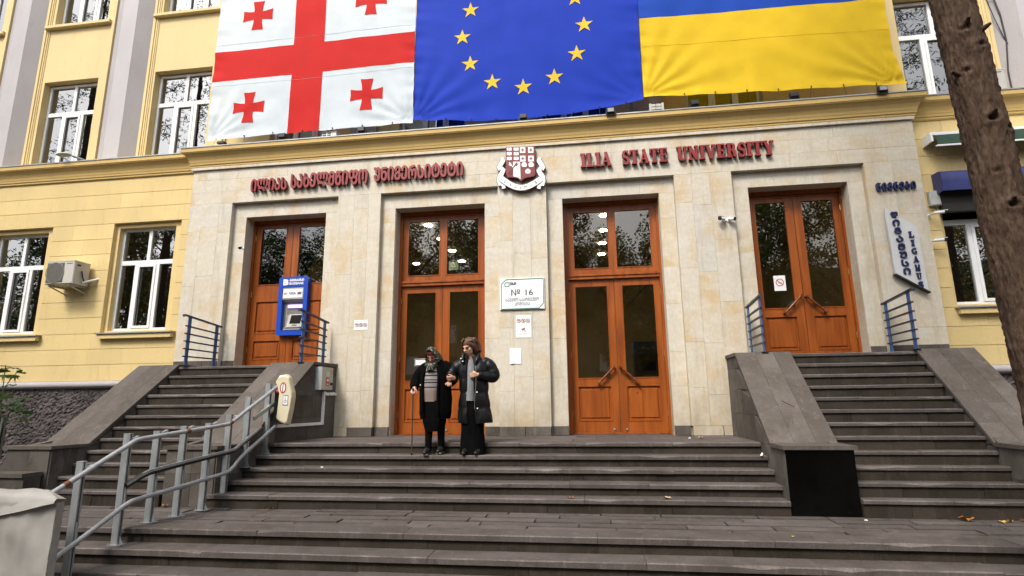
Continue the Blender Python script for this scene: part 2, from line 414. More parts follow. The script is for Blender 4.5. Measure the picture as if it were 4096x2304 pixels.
# ---- ground floor wings: rusticated plaster blocks round the windows
W0 = .12
ROWS = [1.035, 1.345, 1.645, 1.95, 2.27, 2.59, 2.90, 3.22, 3.555, 3.87, 4.185, 4.51, 4.82, 5.145]
WINL = [(-14.05, -12.55), (-11.25, -9.755), (-8.345, -6.85)]; WINR = [(6.85, 8.345), (9.755, 11.25), (12.55, 14.05)]
def wing(xa, xb, wins, seed):
    random.seed(seed)
    for r in range(len(ROWS)-1):
        z0, z1 = ROWS[r], ROWS[r+1]
        spans = [(xa, xb)]
        if 1.949 < (z0+z1)/2 < 4.19:
            spans = []; x = xa
            for a, b in wins: spans.append((x, a)); x = b
            spans.append((x, xb))
        for a, b in spans:
            x = a; first = True
            while x < b-.001:
                w = rng(.35, .9) if first else rng(.75, 1.2); first = False
                x2 = min(b, x+w)
                if b-x2 < .28: x2 = b
                cube_piece('plaster_block', x+.0012, x2-.0012, W0-rng(0, .0015), W0+.2, z0+.0042, z1-.0042, M['yellow'], BLD); x = x2
    back = MB()
    back.box(xa, xb, W0+.012, W0+.45, -1.4, 1.95); back.box(xa, xb, W0+.012, W0+.45, 4.185, 5.6)
    x = xa
    for a, b in list(wins)+[(xb, xb)]:
        if a > x: back.box(x, a, W0+.012, W0+.45, 1.95, 4.185)
        x = b
    back.build('wing_wall', M['yellow'], BLD)
wing(-15, -6.602, WINL, 31); wing(6.602, 15, WINR, 32)
def rough_plinth(xa, xb, gap=None):
    mb = MB(); nx = int((xb-xa)/.028); nz = 62; z0, z1 = -.80, .90; V = []; F = []
    for j in range(nz+1):
        for i in range(nx+1):
            x = xa+(xb-xa)*i/nx; z = z0+(z1-z0)*j/nz
            h = abs(noise.noise((x*15, z*15, 1.3)))*.045+.022*noise.noise((x*34, z*34, 4))
            V.append((x, .105-h, z))
    for j in range(nz):
        for i in range(nx):
            x = xa+(xb-xa)*(i+.5)/nx; z = z0+(z1-z0)*(j+.5)/nz
            if gap and gap[0] < x < gap[1] and gap[2] < z < gap[3]: continue
            F.append((j*(nx+1)+i, j*(nx+1)+i+1, (j+1)*(nx+1)+i+1, (j+1)*(nx+1)+i))
    mb.add(V, F, 0, False); tag(mb.build('roughcast_plinth', M['rough'], BLD), 'dark lumpy roughcast plinth under the yellow plaster')
    c = MB(); n = 10
    prof = [(.12-.10*math.sin(math.pi*k/n)-.01, .89+.145*(1-math.cos(math.pi*k/n))/2) for k in range(n+1)]
    x = xa
    while x < xb-.01:
        x2 = min(xb, x+1.9)
        V = [(xx, y, z) for xx in (x+.002, x2-.002) for y, z in prof]
        cc = MB().add(V, [(i, i+n+1, i+n+2, i+1) for i in range(n)], 0, True); cc.build('plinth_moulding', M['greyp'], BLD); x = x2
M['rough'] = m_basalt('roughcast', (.115, .098, .10), (.055, .046, .045))
rough_plinth(-13.5, -6.30, (-11.2, -10.06, -.4, .42)); rough_plinth(6.30, 11.5)
# ---- windows
def window(x0, x1, z0, z1, yf, zt, sill=True, low=(.31, .69), part=BLD, blind=None, open_top=False, sash_tilt=False, grey=True):
    f = MB(); t = .055; d = .06; y0, y1 = yf, yf+d
    f.box(x0, x0+t, y0, y1, z0, z1); f.box(x1-t, x1, y0, y1, z0, z1); f.box(x0+t, x1-t, y0, y1, z0, z0+t); f.box(x0+t, x1-t, y0, y1, z1-t, z1)
    f.box(x0+t, x1-t, y0-.004, y1, zt-.045, zt+.045)
    xm = (x0+x1)/2; f.box(xm-.035, xm+.035, y0-.002, y1, zt+.045, z1-t)
    xa, xb = x0+(x1-x0)*low[0], x0+(x1-x0)*low[1]
    f.box(xa-.035, xa+.035, y0-.002, y1, z0+t, zt-.045); f.box(xb-.035, xb+.035, y0-.002, y1, z0+t, zt-.045)
    fo = f.build('window', M['pvc'], part)
    yg = y0+.03
    for a, b, c, e in ((x0+t, xm-.035, zt+.045, z1-t), (xm+.035, x1-t, zt+.045, z1-t), (x0+t, xa-.035, z0+t, zt-.045), (xa+.035, xb-.035, z0+t, zt-.045), (xb+.035, x1-t, z0+t, zt-.045)):
        MB().box(a, b, yg, yg+.006, c, e).build('pane', M['glass'], fo)
    s = MB(); a, b, c, e = xa+.037, xb-.037, z0+t+.002, zt-.047; w = .045
    s.box(a, a+w, y0-.018, y0+.02, c, e); s.box(b-w, b, y0-.018, y0+.02, c, e); s.box(a+w, b-w, y0-.018, y0+.02, c, c+w); s.box(a+w, b-w, y0-.018, y0+.02, e-w, e)
    s.build('sash', M['pvc'], fo)
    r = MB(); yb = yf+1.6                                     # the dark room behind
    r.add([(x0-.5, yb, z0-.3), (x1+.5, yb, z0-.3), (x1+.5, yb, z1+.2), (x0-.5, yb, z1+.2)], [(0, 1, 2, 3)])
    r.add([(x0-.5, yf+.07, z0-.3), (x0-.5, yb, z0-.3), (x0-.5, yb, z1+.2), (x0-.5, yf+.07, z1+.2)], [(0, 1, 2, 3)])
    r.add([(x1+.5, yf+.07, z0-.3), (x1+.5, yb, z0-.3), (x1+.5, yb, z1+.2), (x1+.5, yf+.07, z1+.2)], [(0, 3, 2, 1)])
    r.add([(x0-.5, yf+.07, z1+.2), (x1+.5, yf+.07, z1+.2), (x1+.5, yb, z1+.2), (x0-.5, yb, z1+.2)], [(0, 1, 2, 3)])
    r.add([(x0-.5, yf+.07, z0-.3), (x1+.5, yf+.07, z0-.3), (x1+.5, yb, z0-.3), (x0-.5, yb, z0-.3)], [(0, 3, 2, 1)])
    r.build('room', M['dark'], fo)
    if blind:
        bl = MB(); zb = blind
        z = z1-.06
        while z > zb: bl.box(x0+.06, x1-.06, y0+.075, y0+.077, z-.021, z); z -= .025
        bl.box(x0+.06, x1-.06, y0+.07, y0+.085, zb-.03, zb-.012)
        tag(bl.build('blind', M['blind'], fo), 'grey venetian blind drawn down behind the upper panes')
    # curtain at one side, seen dimly through the glass
    cu = MB(); n = 14; V = []
    for k in range(n+1):
        xx = x0+.05+.22*k/n
        for zz in (z0+.05, z1-.1): V.append((xx, y0+.16+.015*math.sin(k*1.9), zz))
    cu.add(V, [(2*k, 2*k+2, 2*k+3, 2*k+1) for k in range(n)], 0, True); cu.build('curtain', M['curtain'], fo)
    return fo
M['blind'] = simple('grey_blind', (.22, .22, .21), .6, .1, 5); M['curtain'] = simple('grey_curtain', (.30, .31, .30), .8, .15, 5)
def sill(fo, x0, x1, y0, z, m2='yellow'):
    MB().box(x0, x1, y0, W0+.14, z-.012, z+.012).build('sill_flashing', M['flash'], fo)
    MB().box(x0+.03, x1-.03, y0+.03, W0+.005, z-.10, z-.014).build('sill', M[m2], fo)
for i, (a, b) in enumerate(WINL+WINR):
    fo = window(a+.075, b-.165 if b < 0 else b-.075, 2.0, 4.10, W0+.17, 3.385, blind=(3.50 if i == 2 else None))
    if b > 0: pass
    rv = MB()                                                # plastered reveal
    xl, xr = (a+.075, b-.165) if b < 0 else (a+.075, b-.075)
    rv.box(a+.001, xl, W0+.075, W0+.3, 1.955, 4.18); rv.box(xr, b-.001, W0+.075, W0+.3, 1.955, 4.18); rv.box(xl, xr, W0+.075, W0+.3, 4.10, 4.18); rv.box(xl, xr, W0+.075, W0+.3, 1.955, 2.0)
    rv.build('reveal', M['yellow'], fo)
    sill(fo, a-.02 if i != 2 else a-.005, b+.13, W0-.125, 1.935)
# basement window left
bw = MB(); bw.box(-11.2, -10.06, .09, .13, .36, .42); bw.box(-10.12, -10.06, .09, .13, -.4, .36); bw.box(-11.2, -10.12, .09, .13, -.4, -.35); bw.box(-11.2, -11.14, .09, .13, -.35, .36)
bo = bw.build('basement_window', M['blacks'], BLD); MB().box(-11.14, -10.12, .118, .124, -.35, .36).build('pane', M['glass'], bo)
gb = MB()
for k in range(8): gb.box(-11.05+k*.12, -11.035+k*.12, .05, .065, -.4, .42)
gb.build('window_grille', M['blacks'], bo)
# ---- upper floor: wall set back behind the cornice ledge, grey faceted pilasters, tall windows
YU = .65
UX = [-13.92, -11.06+.0, -8.20+.0, -5.3, -2.45, .4, 3.25, 6.1+.0, 8.9]
UW = [(-14.05, -12.65), (-11.2, -9.8), (-8.36, -6.95), (-5.45, -4.05), (-2.6, -1.2), (.25, 1.65), (3.1, 4.5), (6.98, 8.36), (9.85, 11.25)]
wu = MB(); x = -15.5
Z0u, Zw1, Zw2, Z1u = 5.55, 7.93, 9.36, 11.8
for a, b in UW+[(15.5, 15.5)]:
    wu.box(x, a, YU, YU+.4, Z0u, Z1u); x = b
for a, b in UW: wu.box(a, b, YU, YU+.4, Zw1, Zw2); wu.box(a, b, YU, YU+.4, Z0u, 5.62)
wu.build('upper_wall', M['yell2'], BLD)
for i, (a, b) in enumerate(UW):
    window(a+.012, b-.012, 5.63, Zw1-.03, YU+.15, 7.17, low=(.34, .69))
    fo = window(a+.012, b-.012, Zw2+.02, 11.4, YU+.15, 10.8, low=(.34, .69))
    MB().bbox(a-.16, b+.16, YU-.10, YU+.14, Zw2-.07, Zw2+.012, .01).build('sill', M['yell2'], fo)
def pilaster(xc, w=.99):
    mb = MB(); h = w/2
    pl = [(xc-h, YU), (xc-h+.33, YU-.20), (xc-h+.70, YU-.20), (xc+h, YU)]
    for k in range(3):
        (xa, ya), (xb, yb) = pl[k], pl[k+1]
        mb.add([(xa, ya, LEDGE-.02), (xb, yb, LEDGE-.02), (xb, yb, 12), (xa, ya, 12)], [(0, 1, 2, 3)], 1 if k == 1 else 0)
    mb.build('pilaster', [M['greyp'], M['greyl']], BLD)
    for s in (-1, 1):                                        # moulded yellow strip beside the pilaster
        m2 = MB(); x0 = xc+s*(h+.005)
        m2.box(x0, x0+s*.06, YU-.05, YU+.01, LEDGE-.02, 12); m2.box(x0+s*.06, x0+s*.10, YU-.03, YU+.01, LEDGE-.02, 12); m2.box(x0+s*.10, x0+s*.13, YU-.015, YU+.01, LEDGE-.02, 12)
        m2.build('pilaster_moulding', M['yell2'], BLD)
for xc in (-14.75, -11.9, -9.04, 9.04, 11.9): pilaster(xc)
for xc in (-6.60, 6.62):
    m2 = MB()
    m2.box(xc-.14, xc+.14, YU-.04, YU+.01, LEDGE-.02, 12); m2.box(xc-.09, xc+.09, YU-.07, YU-.04, LEDGE-.02, 12); m2.build('wall_strip', M['yell2'], BLD)
for k, xc in enumerate((-3.33, -.48, 2.37)): 
    m2 = MB(); m2.box(xc-.28, xc+.28, YU-.12, YU, LEDGE-.02, 12); m2.build('wall_strip', M['brown'] if False else M['greyp'], BLD)
# ---- the four double doors
D0 = .40
def leaf(parent, x0, x1, zb, zt, panes, panels, hinge_side, handle=None, knob=True):
    lf = MB(); yf, yb = D0-.005, D0+.045
    opens = sorted(panes+panels, key=lambda q: q[2]); a = opens[0][0]; b = opens[0][1]
    lf.box(x0, a, yf, yb, zb, zt); lf.box(b, x1, yf, yb, zb, zt); z = zb
    for (_, _, c, e) in opens: lf.box(a, b, yf, yb, z, c); z = e
    lf.box(a, b, yf, yb, z, zt)
    for (a2, b2, c, e) in opens:                             # beading round each opening
        w = .016
        for bx in ((a2, a2+w, c, e), (b2-w, b2, c, e), (a2+w, b2-w, c, c+w), (a2+w, b2-w, e-w, e)): lf.box(bx[0], bx[1], yf-.008, yf+.02, bx[2], bx[3])
    lo = lf.build('door_leaf', M['wood'], parent)
    for (a2, b2, c, e) in panes: MB().box(a2, b2, yf+.02, yf+.026, c, e).build('pane', M['glassd'], lo)
    for (a2, b2, c, e) in panels:
        q = MB(); q.box(a2, b2, yf+.022, yb, c, e); q.bbox(a2+.05, b2-.05, yf+.006, yf+.021, c+.05, e-.05, .012); q.build('door_panel', M['wood'], lo)
    for zz in (zb+(zt-zb)*.12, zb+(zt-zb)*.5, zb+(zt-zb)*.9):
        hx = x0-.004 if hinge_side < 0 else x1+.004
        MB().tube([(hx, yf-.012, zz-.05), (hx, yf-.012, zz+.05)], .010, 8).build('hinge', M['brass'], lo)
    if handle:
        (xa, za), (xb, zb2) = handle; y = yf-.07; h = MB()
        h.tube([(xa, y, za), (xa+(xb-xa)*.1, y, za+(zb2-za)*.1), (xa+(xb-xa)*.5, y, za+(zb2-za)*.5), (xa+(xb-xa)*.9, y, za+(zb2-za)*.9), (xb, y, zb2)], [.024, .017, .021, .017, .024], 10)
        for px, pz in ((xa, za), (xb, zb2)): h.tube([(px, y-.028, pz), (px, yf, pz)], .02, 10)
        for fr in (.2, .8): h.sphere((xa+(xb-xa)*fr, y, za+(zb2-za)*fr), .024, 8, 6)
        h.build('door_handle', M['wood2'], lo)
    if knob:
        kx = x1-.10 if hinge_side < 0 else x0+.10
        MB().tube([(kx, yf, zb+.06), (kx, yf-.02, zb+.06)], .017, 10).build('door_stop', M['steel'], lo)
    return lo
def door_frame(x0, x1, zb, zt, trans):
    fr = MB(); yf = D0-.045
    fr.box(x0-.035, x0+.028, yf, D0+.12, zb, zt+.05); fr.box(x1-.028, x1+.035, yf, D0+.12, zb, zt+.05); fr.box(x0+.028, x1-.028, yf, D0+.12, zt-.05, zt+.05)
    if trans:
        fr.box(x0+.028, x1-.028, yf-.012, D0+.05, 2.69, 2.785); fr.box(x0+.028, x1-.028, yf-.03, D0+.05, 2.745, 2.775)
    fr.box(x0-.02, x1+.02, D0-.02, D0+.1, zb-.002, zb+.018)
    return fr.build('door_frame', M['wood2'] if False else M['wood'], BLD)
def double_door(x0, x1, lower):
    xm = (x0+x1)/2
    if lower:
        zb = ZL+.008; door_frame(x0, x1, zb, 4.12, True)
        for s in (-1, 1):
            a, b = (x0+.03, xm-.004) if s < 0 else (xm+.004, x1-.03)
            pa, pb = (x0+.125, xm-.115) if s < 0 else (xm+.125, x1-.125)
            h = None
            if x0 > 0: h = ((xm-.065, 1.13), (xm-.335, .86)) if s < 0 else ((xm+.035, 1.13), (xm+.325, .855))
            leaf(BLD, a, b, zb+.02, 2.685, [(pa, pb, .935, 2.575)], [(pa, pb, .22, .815)], s, h)
        tr = MB(); yf = D0-.005; yb = D0+.04; p = [(x0+.125, xm-.06), (xm+.06, x1-.13)]
        tr.box(x0+.028, p[0][0], yf, yb, 2.785, 4.07); tr.box(p[0][1], p[1][0], yf, yb, 2.785, 4.07); tr.box(p[1][1], x1-.028, yf, yb, 2.785, 4.07)
        for a, b in p:
            tr.box(a, b, yf, yb, 2.785, 2.885); tr.box(a, b, yf, yb, 3.965, 4.07)
            w = .014
            for bx in ((a, a+w, 2.885, 3.965), (b-w, b, 2.885, 3.965), (a+w, b-w, 2.885, 2.885+w), (a+w, b-w, 3.965-w, 3.965)): tr.box(bx[0], bx[1], yf-.008, yf+.02, bx[2], bx[3])
        to = tr.build('transom_window', M['wood'], BLD)
        for a, b in p: MB().box(a, b, yf+.02, yf+.026, 2.885, 3.965).build('pane', M['glassd'], to)
    else:
        zb = ZU+.01; door_frame(x0, x1, zb, 4.12, False)
        for s in (-1, 1):
            a, b = (x0+.03, xm-.004) if s < 0 else (xm+.004, x1-.03)
            pa, pb = (x0+.13, xm-.125) if s < 0 else (xm+.12, x1-.13)
            if x0 > 0:
                h = ((xm-.055, 2.26), (xm-.335, 1.97)) if s < 0 else ((xm+.03, 2.24), (xm+.31, 1.965))
                leaf(BLD, a, b, zb+.02, 4.066, [(pa, pb, 2.05, 3.955)], [(pa, pb, 1.345, 1.925)], s, h, False)
            else:
                leaf(BLD, a, b, zb+.02, 4.066, [(pa, pb, 2.83, 4.0)], [(pa, pb, 1.39, 1.76), (pa, pb, 1.885, 2.52)], s, None, False)
double_door(-5.42, -3.80, False); double_door(-2.385, -.755, True); double_door(.735, 2.385, True); double_door(3.92, 5.49, False)
# sticker sheets on doors are things of their own (see below). Lobby behind the doors:
lb = MB()
def quad(mb, a, b, c, d, mi=0): mb.add([a, b, c, d], [(0, 1, 2, 3)], mi)
X0, X1, Y0l, Y1l, Zc = -6.2, 6.2, .62, 8.5, 4.3
quad(lb, (X0, Y1l, -.2), (X1, Y1l, -.2), (X1, Y1l, Zc), (X0, Y1l, Zc)); quad(lb, (X0, Y0l, -.2), (X0, Y1l, -.2), (X0, Y1l, Zc), (X0, Y0l, Zc)); quad(lb, (X1, Y1l, -.2), (X1, Y0l, -.2), (X1, Y0l, Zc), (X1, Y1l, Zc))
quad(lb, (X0, Y0l, Zc), (X1, Y0l, Zc), (X1, Y1l, Zc), (X0, Y1l, Zc), 1)
quad(lb, (X0, Y0l, -.02), (X1, Y0l, -.02), (X1, Y1l, -.02), (X0, Y1l, -.02), 2)
tag(lb.build('lobby', [M['wallin'], simple('lobby_ceiling', (.20, .175, .13), .8, .1, 3), M['dark']], BLD), 'dim lobby room behind the glass doors')
M['lampglow'] = m_emit('downlight_glow', (1, .93, .82), 130)
for x, y in [(1.49, 1.62+1.04*k) for k in range(4)]+[(-2.24, 1.64), (-2.24, 2.68), (-2.24, 3.74), (-2.24, 4.82), (-3.52, 4.86), (-4.62, 1.64), (-3.52, 3.0)]:
    V = [(x+.075*math.cos(k*.5236), y+.075*math.sin(k*.5236), 4.287) for k in range(12)]
    MB().add(V, [tuple(reversed(range(12)))]).tube([(x, y, 4.30), (x, y, 4.289)], .088, 14).build('downlight', M['lampglow'], BLD)
M['joint'] = simple('joint_dirt', (.018, .014, .010), .95, .4, 20, .4)
# ================================================================ ground, terrace and stairs
random.seed(101)
gm = MB(); gm.add([(-200, -200, -1.40), (200, -200, -1.40), (200, -4.2, -1.40), (-200, -4.2, -1.40)], [(0, 1, 2, 3)])
gm.add([(-200, -4.2, -1.40), (-9.2, -4.2, -1.40), (-9.2, 60, -1.40), (-200, 60, -1.40)], [(0, 1, 2, 3)])
gm.add([(9.2, -4.2, -1.40), (200, -4.2, -1.40), (200, 60, -1.40), (9.2, 60, -1.40)], [(0, 1, 2, 3)])
tag(gm.build('ground', simple('asphalt', (.055, .052, .05), .85, .25, 3, .3, bscale=60)), kind='structure')
def tread(parent, x0, x1, yn, yb, z, th=.055, sub=None, name='tread_slab', m='tread'):
    """one stone slab with a worn, slightly uneven front edge"""
    n = sub or max(3, int((x1-x0)/.22)); V = []; s0 = rng(0, 90)
    dz = rng(-.003, .003); tilt = rng(-.003, .003); dy = rng(-.005, .004)
    for k in range(n+1):
        x = x0+.002+(x1-x0-.004)*k/n; t = k/n-.5
        w = .004*abs(noise.noise((x*4+s0, 1, 1)))+(.020 if random.random() < .08 else 0); e = .003*noise.noise((x*2+s0, 3, 2))
        zt = z+dz+tilt*t
        V += [(x, yb, zt), (x, yn+.010+w+dy, zt), (x, yn+e+dy, zt-.009-w), (x, yn+e+dy, z-th+.004), (x, yn+.008+dy, z-th), (x, yb, z-th)]
    F = []
    for k in range(n):
        for i in range(5): F.append((k*6+i, k*6+i+1, (k+1)*6+i+1, (k+1)*6+i))
    F.append((5, 4, 3, 2, 1, 0)); b = n*6; F.append((b, b+1, b+2, b+3, b+4, b+5))
    q = MB().add(V, F)
    for k in range(n): q.m[k*5+1] = 1 if random.random() < .8 else 0
    return q.build(name, [M[m], M['edge']], parent)
def step_row(parent, xa, xb, yn, z, zlow, ynext_depth, lens=(1.1, 2.3), oh=.028, th=.055):
    x = xa; first = True
    while x < xb-.001:
        w = rng(.5, lens[1]) if first else rng(*lens); first = False
        x2 = min(xb, x+w)
        if xb-x2 < .4: x2 = xb
        tread(parent, x, x2, yn, yn+ynext_depth+.05, z, th); x = x2
    x = xa; first = True
    while x < xb-.001:
        w = rng(.4, 1.4) if first else rng(.8, 1.5); first = False
        x2 = min(xb, x+w)
        if xb-x2 < .3: x2 = xb
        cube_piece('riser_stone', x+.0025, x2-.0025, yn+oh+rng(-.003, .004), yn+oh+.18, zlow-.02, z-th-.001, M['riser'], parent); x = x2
# front steps down from the terrace
FS = T('front_steps', 'wide dark stone steps along the bottom edge, below the paved terrace', 'stairs', (0, -4.0, -1.4))
for k, (yn, z) in enumerate(((-3.62, ZP), (-3.88, -.90), (-4.14, -1.055), (-4.40, -1.21))):
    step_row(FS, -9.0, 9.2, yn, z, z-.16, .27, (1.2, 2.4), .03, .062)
# terrace: rows of long paving stones
TER = T('terrace', None, None, (0, -3, ZP)); TER['kind'] = 'structure'
rows = [-3.36, -3.15, -2.95, -2.75, -2.56, -2.35, -2.10]
for r in range(len(rows)-1):
    x = -9.0; first = True
    while x < 9.2:
        w = rng(.3, 1.2) if first else rng(.65, 1.25); first = False
        x2 = min(9.2, x+w)
        if 9.2-x2 < .35: x2 = 9.2
        if not (r > 4 and (-7.0 < (x+x2)/2 < -9)):
            o = cube_piece('paving_stone', x+.010, x2-.010, rows[r]+.016, rows[r+1]-.016, ZP-.08, ZP-.003+rng(-.007, .005), M['tread'], TER)
            o.rotation_euler = (rng(-.006, .006), rng(-.003, .003), rng(-.004, .004))
        x = x2
MB().box(-9.0, 9.2, -3.58, -2.0, ZP-.3, ZP-.032).build('terrace_bed', M['joint'], TER)
MB().box(-9.0, 9.2, -2.0, 1.2, ZP-.3, ZP-.005).build('terrace_bed', M['riser'], TER)
# central flight
ZN = [0.0, -.150, -.297, -.441, -.583]; YN = [-1.50-.24*k for k in range(5)]
CS = T('central_stairs', 'central flight of five broad dark stone steps below the two middle doors', 'stairs', (0, -2, ZP))
XL = lambda y: -3.24+.085*y
for k in range(5):
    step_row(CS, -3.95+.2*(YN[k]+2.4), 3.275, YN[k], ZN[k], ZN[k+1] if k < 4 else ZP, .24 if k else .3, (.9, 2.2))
y = YN[0]+.30; ri = 0
while y < .40:                                               # landing paving
    y2 = min(.42, y+.42); x = -3.75
    while x < 3.30:
        x2 = min(3.33, x+rng(.6, 1.1)); cube_piece('landing_stone', x+.003, x2-.003, y+.003, y2-.003, -.08, -.001+rng(-.002, .0015), M['tread'], CS); x = x2
    y = y2
MB().box(-3.5, 3.3, -1.4, .62, -.745, -.055).build('stair_core', M['riser'], CS)
# side flights
YB, YT, NR = -2.46, -.62, 11
def flight(name, label, fa, fb):
    t = T(name, label, 'stairs', ((fa(-1.5)+fb(-1.5))/2, -1.5, ZP)); zb = -.555; xa, xb = fa(-.4), fb(-.4)
    for j in range(NR+1):
        yn = YB+(YT-YB)*j/NR; z = zb+(ZU-zb)*j/NR; zl = ZP if j == 0 else zb+(ZU-zb)*(j-1)/NR
        xa, xb = fa(yn), fb(yn)
        step_row(t, xa, xb, yn, z, zl, (YT-YB)/NR if j < NR else .25, (1.0, 1.7), .022, .045)
    y = YT+.26; xa, xb = fa(-.3), fb(-.3)
    while y < .395:
        y2 = min(.40, y+.4); x = xa
        while x < xb:
            x2 = min(xb, x+rng(.5, .9)); cube_piece('landing_stone', x+.003, x2-.003, y+.003, y2-.003, ZU-.06, ZU-.002+rng(-.002, .001), M['tread'], t); x = x2
        y = y2
    V = []
    cm = MB(); cm.plate([(0, 0)]*3, 0, 0) if False else None
    for j in range(NR+1):
        yn = YB+(YT-YB)*j/NR+.07; z = zb+(ZU-zb)*j/NR-.05
        cm.box(fa(yn)+.04, fb(yn)-.04, yn, .39, z-(ZU-zb)/NR, z)
    cm.build('stair_core', M['riser'], t)
    return t
LF = flight('side_stairs', 'left steep flight of narrow dark stone steps up to the door with the cash machine', lambda y: -6.355+.2*(y+2.4), lambda y: -4.605+.2*(y+2.4))
RF = flight('side_stairs', 'right steep flight of narrow dark stone steps up to the far right door', lambda y: 4.035, lambda y: 5.795)
# sloping parapet walls beside the flights
SB, SBZ, ST, STZ = -1.94, .025, -.62, 1.25     # foot and head of the sloping coping
def parapet(label, xi, xo, seed, block=None, black=False, inner_end=None):
    """xi(y), xo(y): the two long sides (left, right in x). A wall of basalt stones under a sloping coping."""
    random.seed(seed)
    t = T('parapet_wall', label, 'wall', ((xi(-1.5)+xo(-1.5))/2, -1.5, ZP))
    def top(y): return SBZ if y < SB else (STZ if y > ST else SBZ+(STZ-SBZ)*(y-SB)/(ST-SB))
    # stones: courses on each long side
    for f, s in ((xi, 1), (xo, -1)):
        zc = [ZP-.02, -.36, 0.0, .35, .70, 1.02, 1.3]
        for c in range(len(zc)-1):
            y = -2.40; first = True
            while y < -.002:
                y2 = min(0, y+(rng(.25, .6) if first else rng(.4, .75))); first = False
                if -y2 < .2: y2 = 0
                za, zb = zc[c]+.002, zc[c+1]-.002
                ta, tb = top(y)-.05, top(y2)-.05
                if tb > za+.01:
                    ya = y+.002; yb = y2-.002
                    if ta < za: ya = y+(y2-y)*(za-ta)/(tb-ta); ta = za+.003
                    th = .10*s; p = rng(0, .003)*s
                    z1a, z1b = min(zb, ta), min(zb, tb)
                    pts = []
                    for zz in (0, 1):
                        for yy, z1 in ((ya, z1a), (yb, z1b)):
                            for ex in (0, 1):
                                pts.append((f(yy)-p+th*ex, yy, za if zz == 0 else z1))
                    MB().hexa(pts).build('wall_stone', M['cheek'], t, True)
                y = y2
    # core
    cm = MB(); prof = [(-2.38, ZP), (-2.38, SBZ-.055), (SB, SBZ-.055), (ST, STZ-.055), (.0, STZ-.055), (.0, ZP)]; n = len(prof)
    V = [(xi(y)+.012, y, z) for y, z in prof]+[(xo(y)-.012, y, z) for y, z in prof]
    cm.add(V, [tuple(range(n)), tuple(reversed(range(n, 2*n)))]+[(i, (i+1) % n, (i+1) % n+n, i+n) for i in range(n)]).build('wall_core', M['cheek'], t, True)
    # coping: two courses side by side, lengths along the slope, then the flat head
    cuts = [0, rng(.26, .34), rng(.62, .70), 1]
    ws = [0, .34+rng(-.03, .03), .70+rng(-.03, .03), 1]
    def slab_(ya, yb, za, zb, u0, u1, th=.05, ov=.022):
        pts = []
        for zz in (0, 1):
            for yy, z in ((ya, za), (yb, zb)):
                for u in (u0, u1):
                    a, b = xi(yy)-ov, xo(yy)+ov
                    pts.append((a+(b-a)*u, yy, z-th if zz == 0 else z))
        MB().hexa(pts).build('coping_slab', M['cope'], t, True)
    for w in range(len(ws)-1):
        lens = [0, .22+rng(-.06, .06), .55+rng(-.06, .06), 1] if w != 1 else [0, .38, .8, 1]
        for k in range(len(lens)-1):
            y1, y2 = SB+(ST-SB)*lens[k], SB+(ST-SB)*lens[k+1]
            d = rng(-.001, .002)
            slab_(y1+.0015, y2-.0015, top(y1+.001)+d, top(y2-.001)+d, ws[w]+.002, ws[w+1]-.002)
    slab_(ST+.002, -.25, STZ, STZ, 0, .5); slab_(ST+.002, -.25, STZ+.001, STZ+.001, .503, 1); slab_(-.247, -.002, STZ, STZ, 0, 1)
    # end block at the foot
    a, b = block
    slab_(-2.44, SB-.0015, SBZ, SBZ, 0, 1, .045, .03)
    if black:
        tag(cube_piece('end_panel', a, b, -2.412, -2.39, ZP, SBZ-.047, M['black'], t), 'polished black stone panel closing the foot of the wall')
    else:
        xm = a+(b-a)*rng(.5, .65)
        for (p, q) in ((a, xm), (xm, b)):
            for (z1, z2) in ((ZP, -.33), (-.33, SBZ-.047)): cube_piece('end_stone', p+.002, q-.002, -2.412-rng(0, .003), -2.38, z1+.002, z2-.002, M['cheek'], t)
    return t
lin = lambda c, k=0.0: (lambda y: c+k*(y+2.4))
KL = .2                                                       # the left parapets run slightly askew
parapet('broad sloping stone parapet left of the cash machine door, beside the left railings', lin(-7.08, KL), lin(-6.36, KL), 1, block=(-7.06, -6.38))
parapet('broad sloping stone parapet under the grey control box, right of the left flight', lin(-4.60, KL), lin(-3.86, KL), 2, block=(-4.585, -3.875))
parapet('broad sloping stone parapet ending in a polished black panel', lin(3.28), lin(4.03), 3, block=(3.284, 4.026), black=True)
parapet('broad sloping stone parapet at the right end of the facade, behind the tree', lin(5.80), lin(6.53), 4, block=(5.82, 6.51))
# low planter wall at far left
PW = T('low_wall', 'low dark stone planter wall with flat coping at the left edge', 'wall', (-8, -2.4, ZP))
x = -9.0; random.seed(9)
while x < -6.42:
    x2 = min(-6.42, x+rng(.6, 1.0)); cube_piece('coping_slab', x+.002, x2-.002, -2.72, -2.43, -.36, -.31, M['cope'], PW)
    cube_piece('wall_stone', x+.002, x2-.002, -2.69, -2.45, ZP-.02, -.362, M['cheek'], PW); x = x2
soil = MB().box(-9.0, -7.05, -2.44, .1, ZP-.02, -.42).build('planting_bed', simple('soil', (.035, .028, .02), .9, .4, 12, .6), PW)
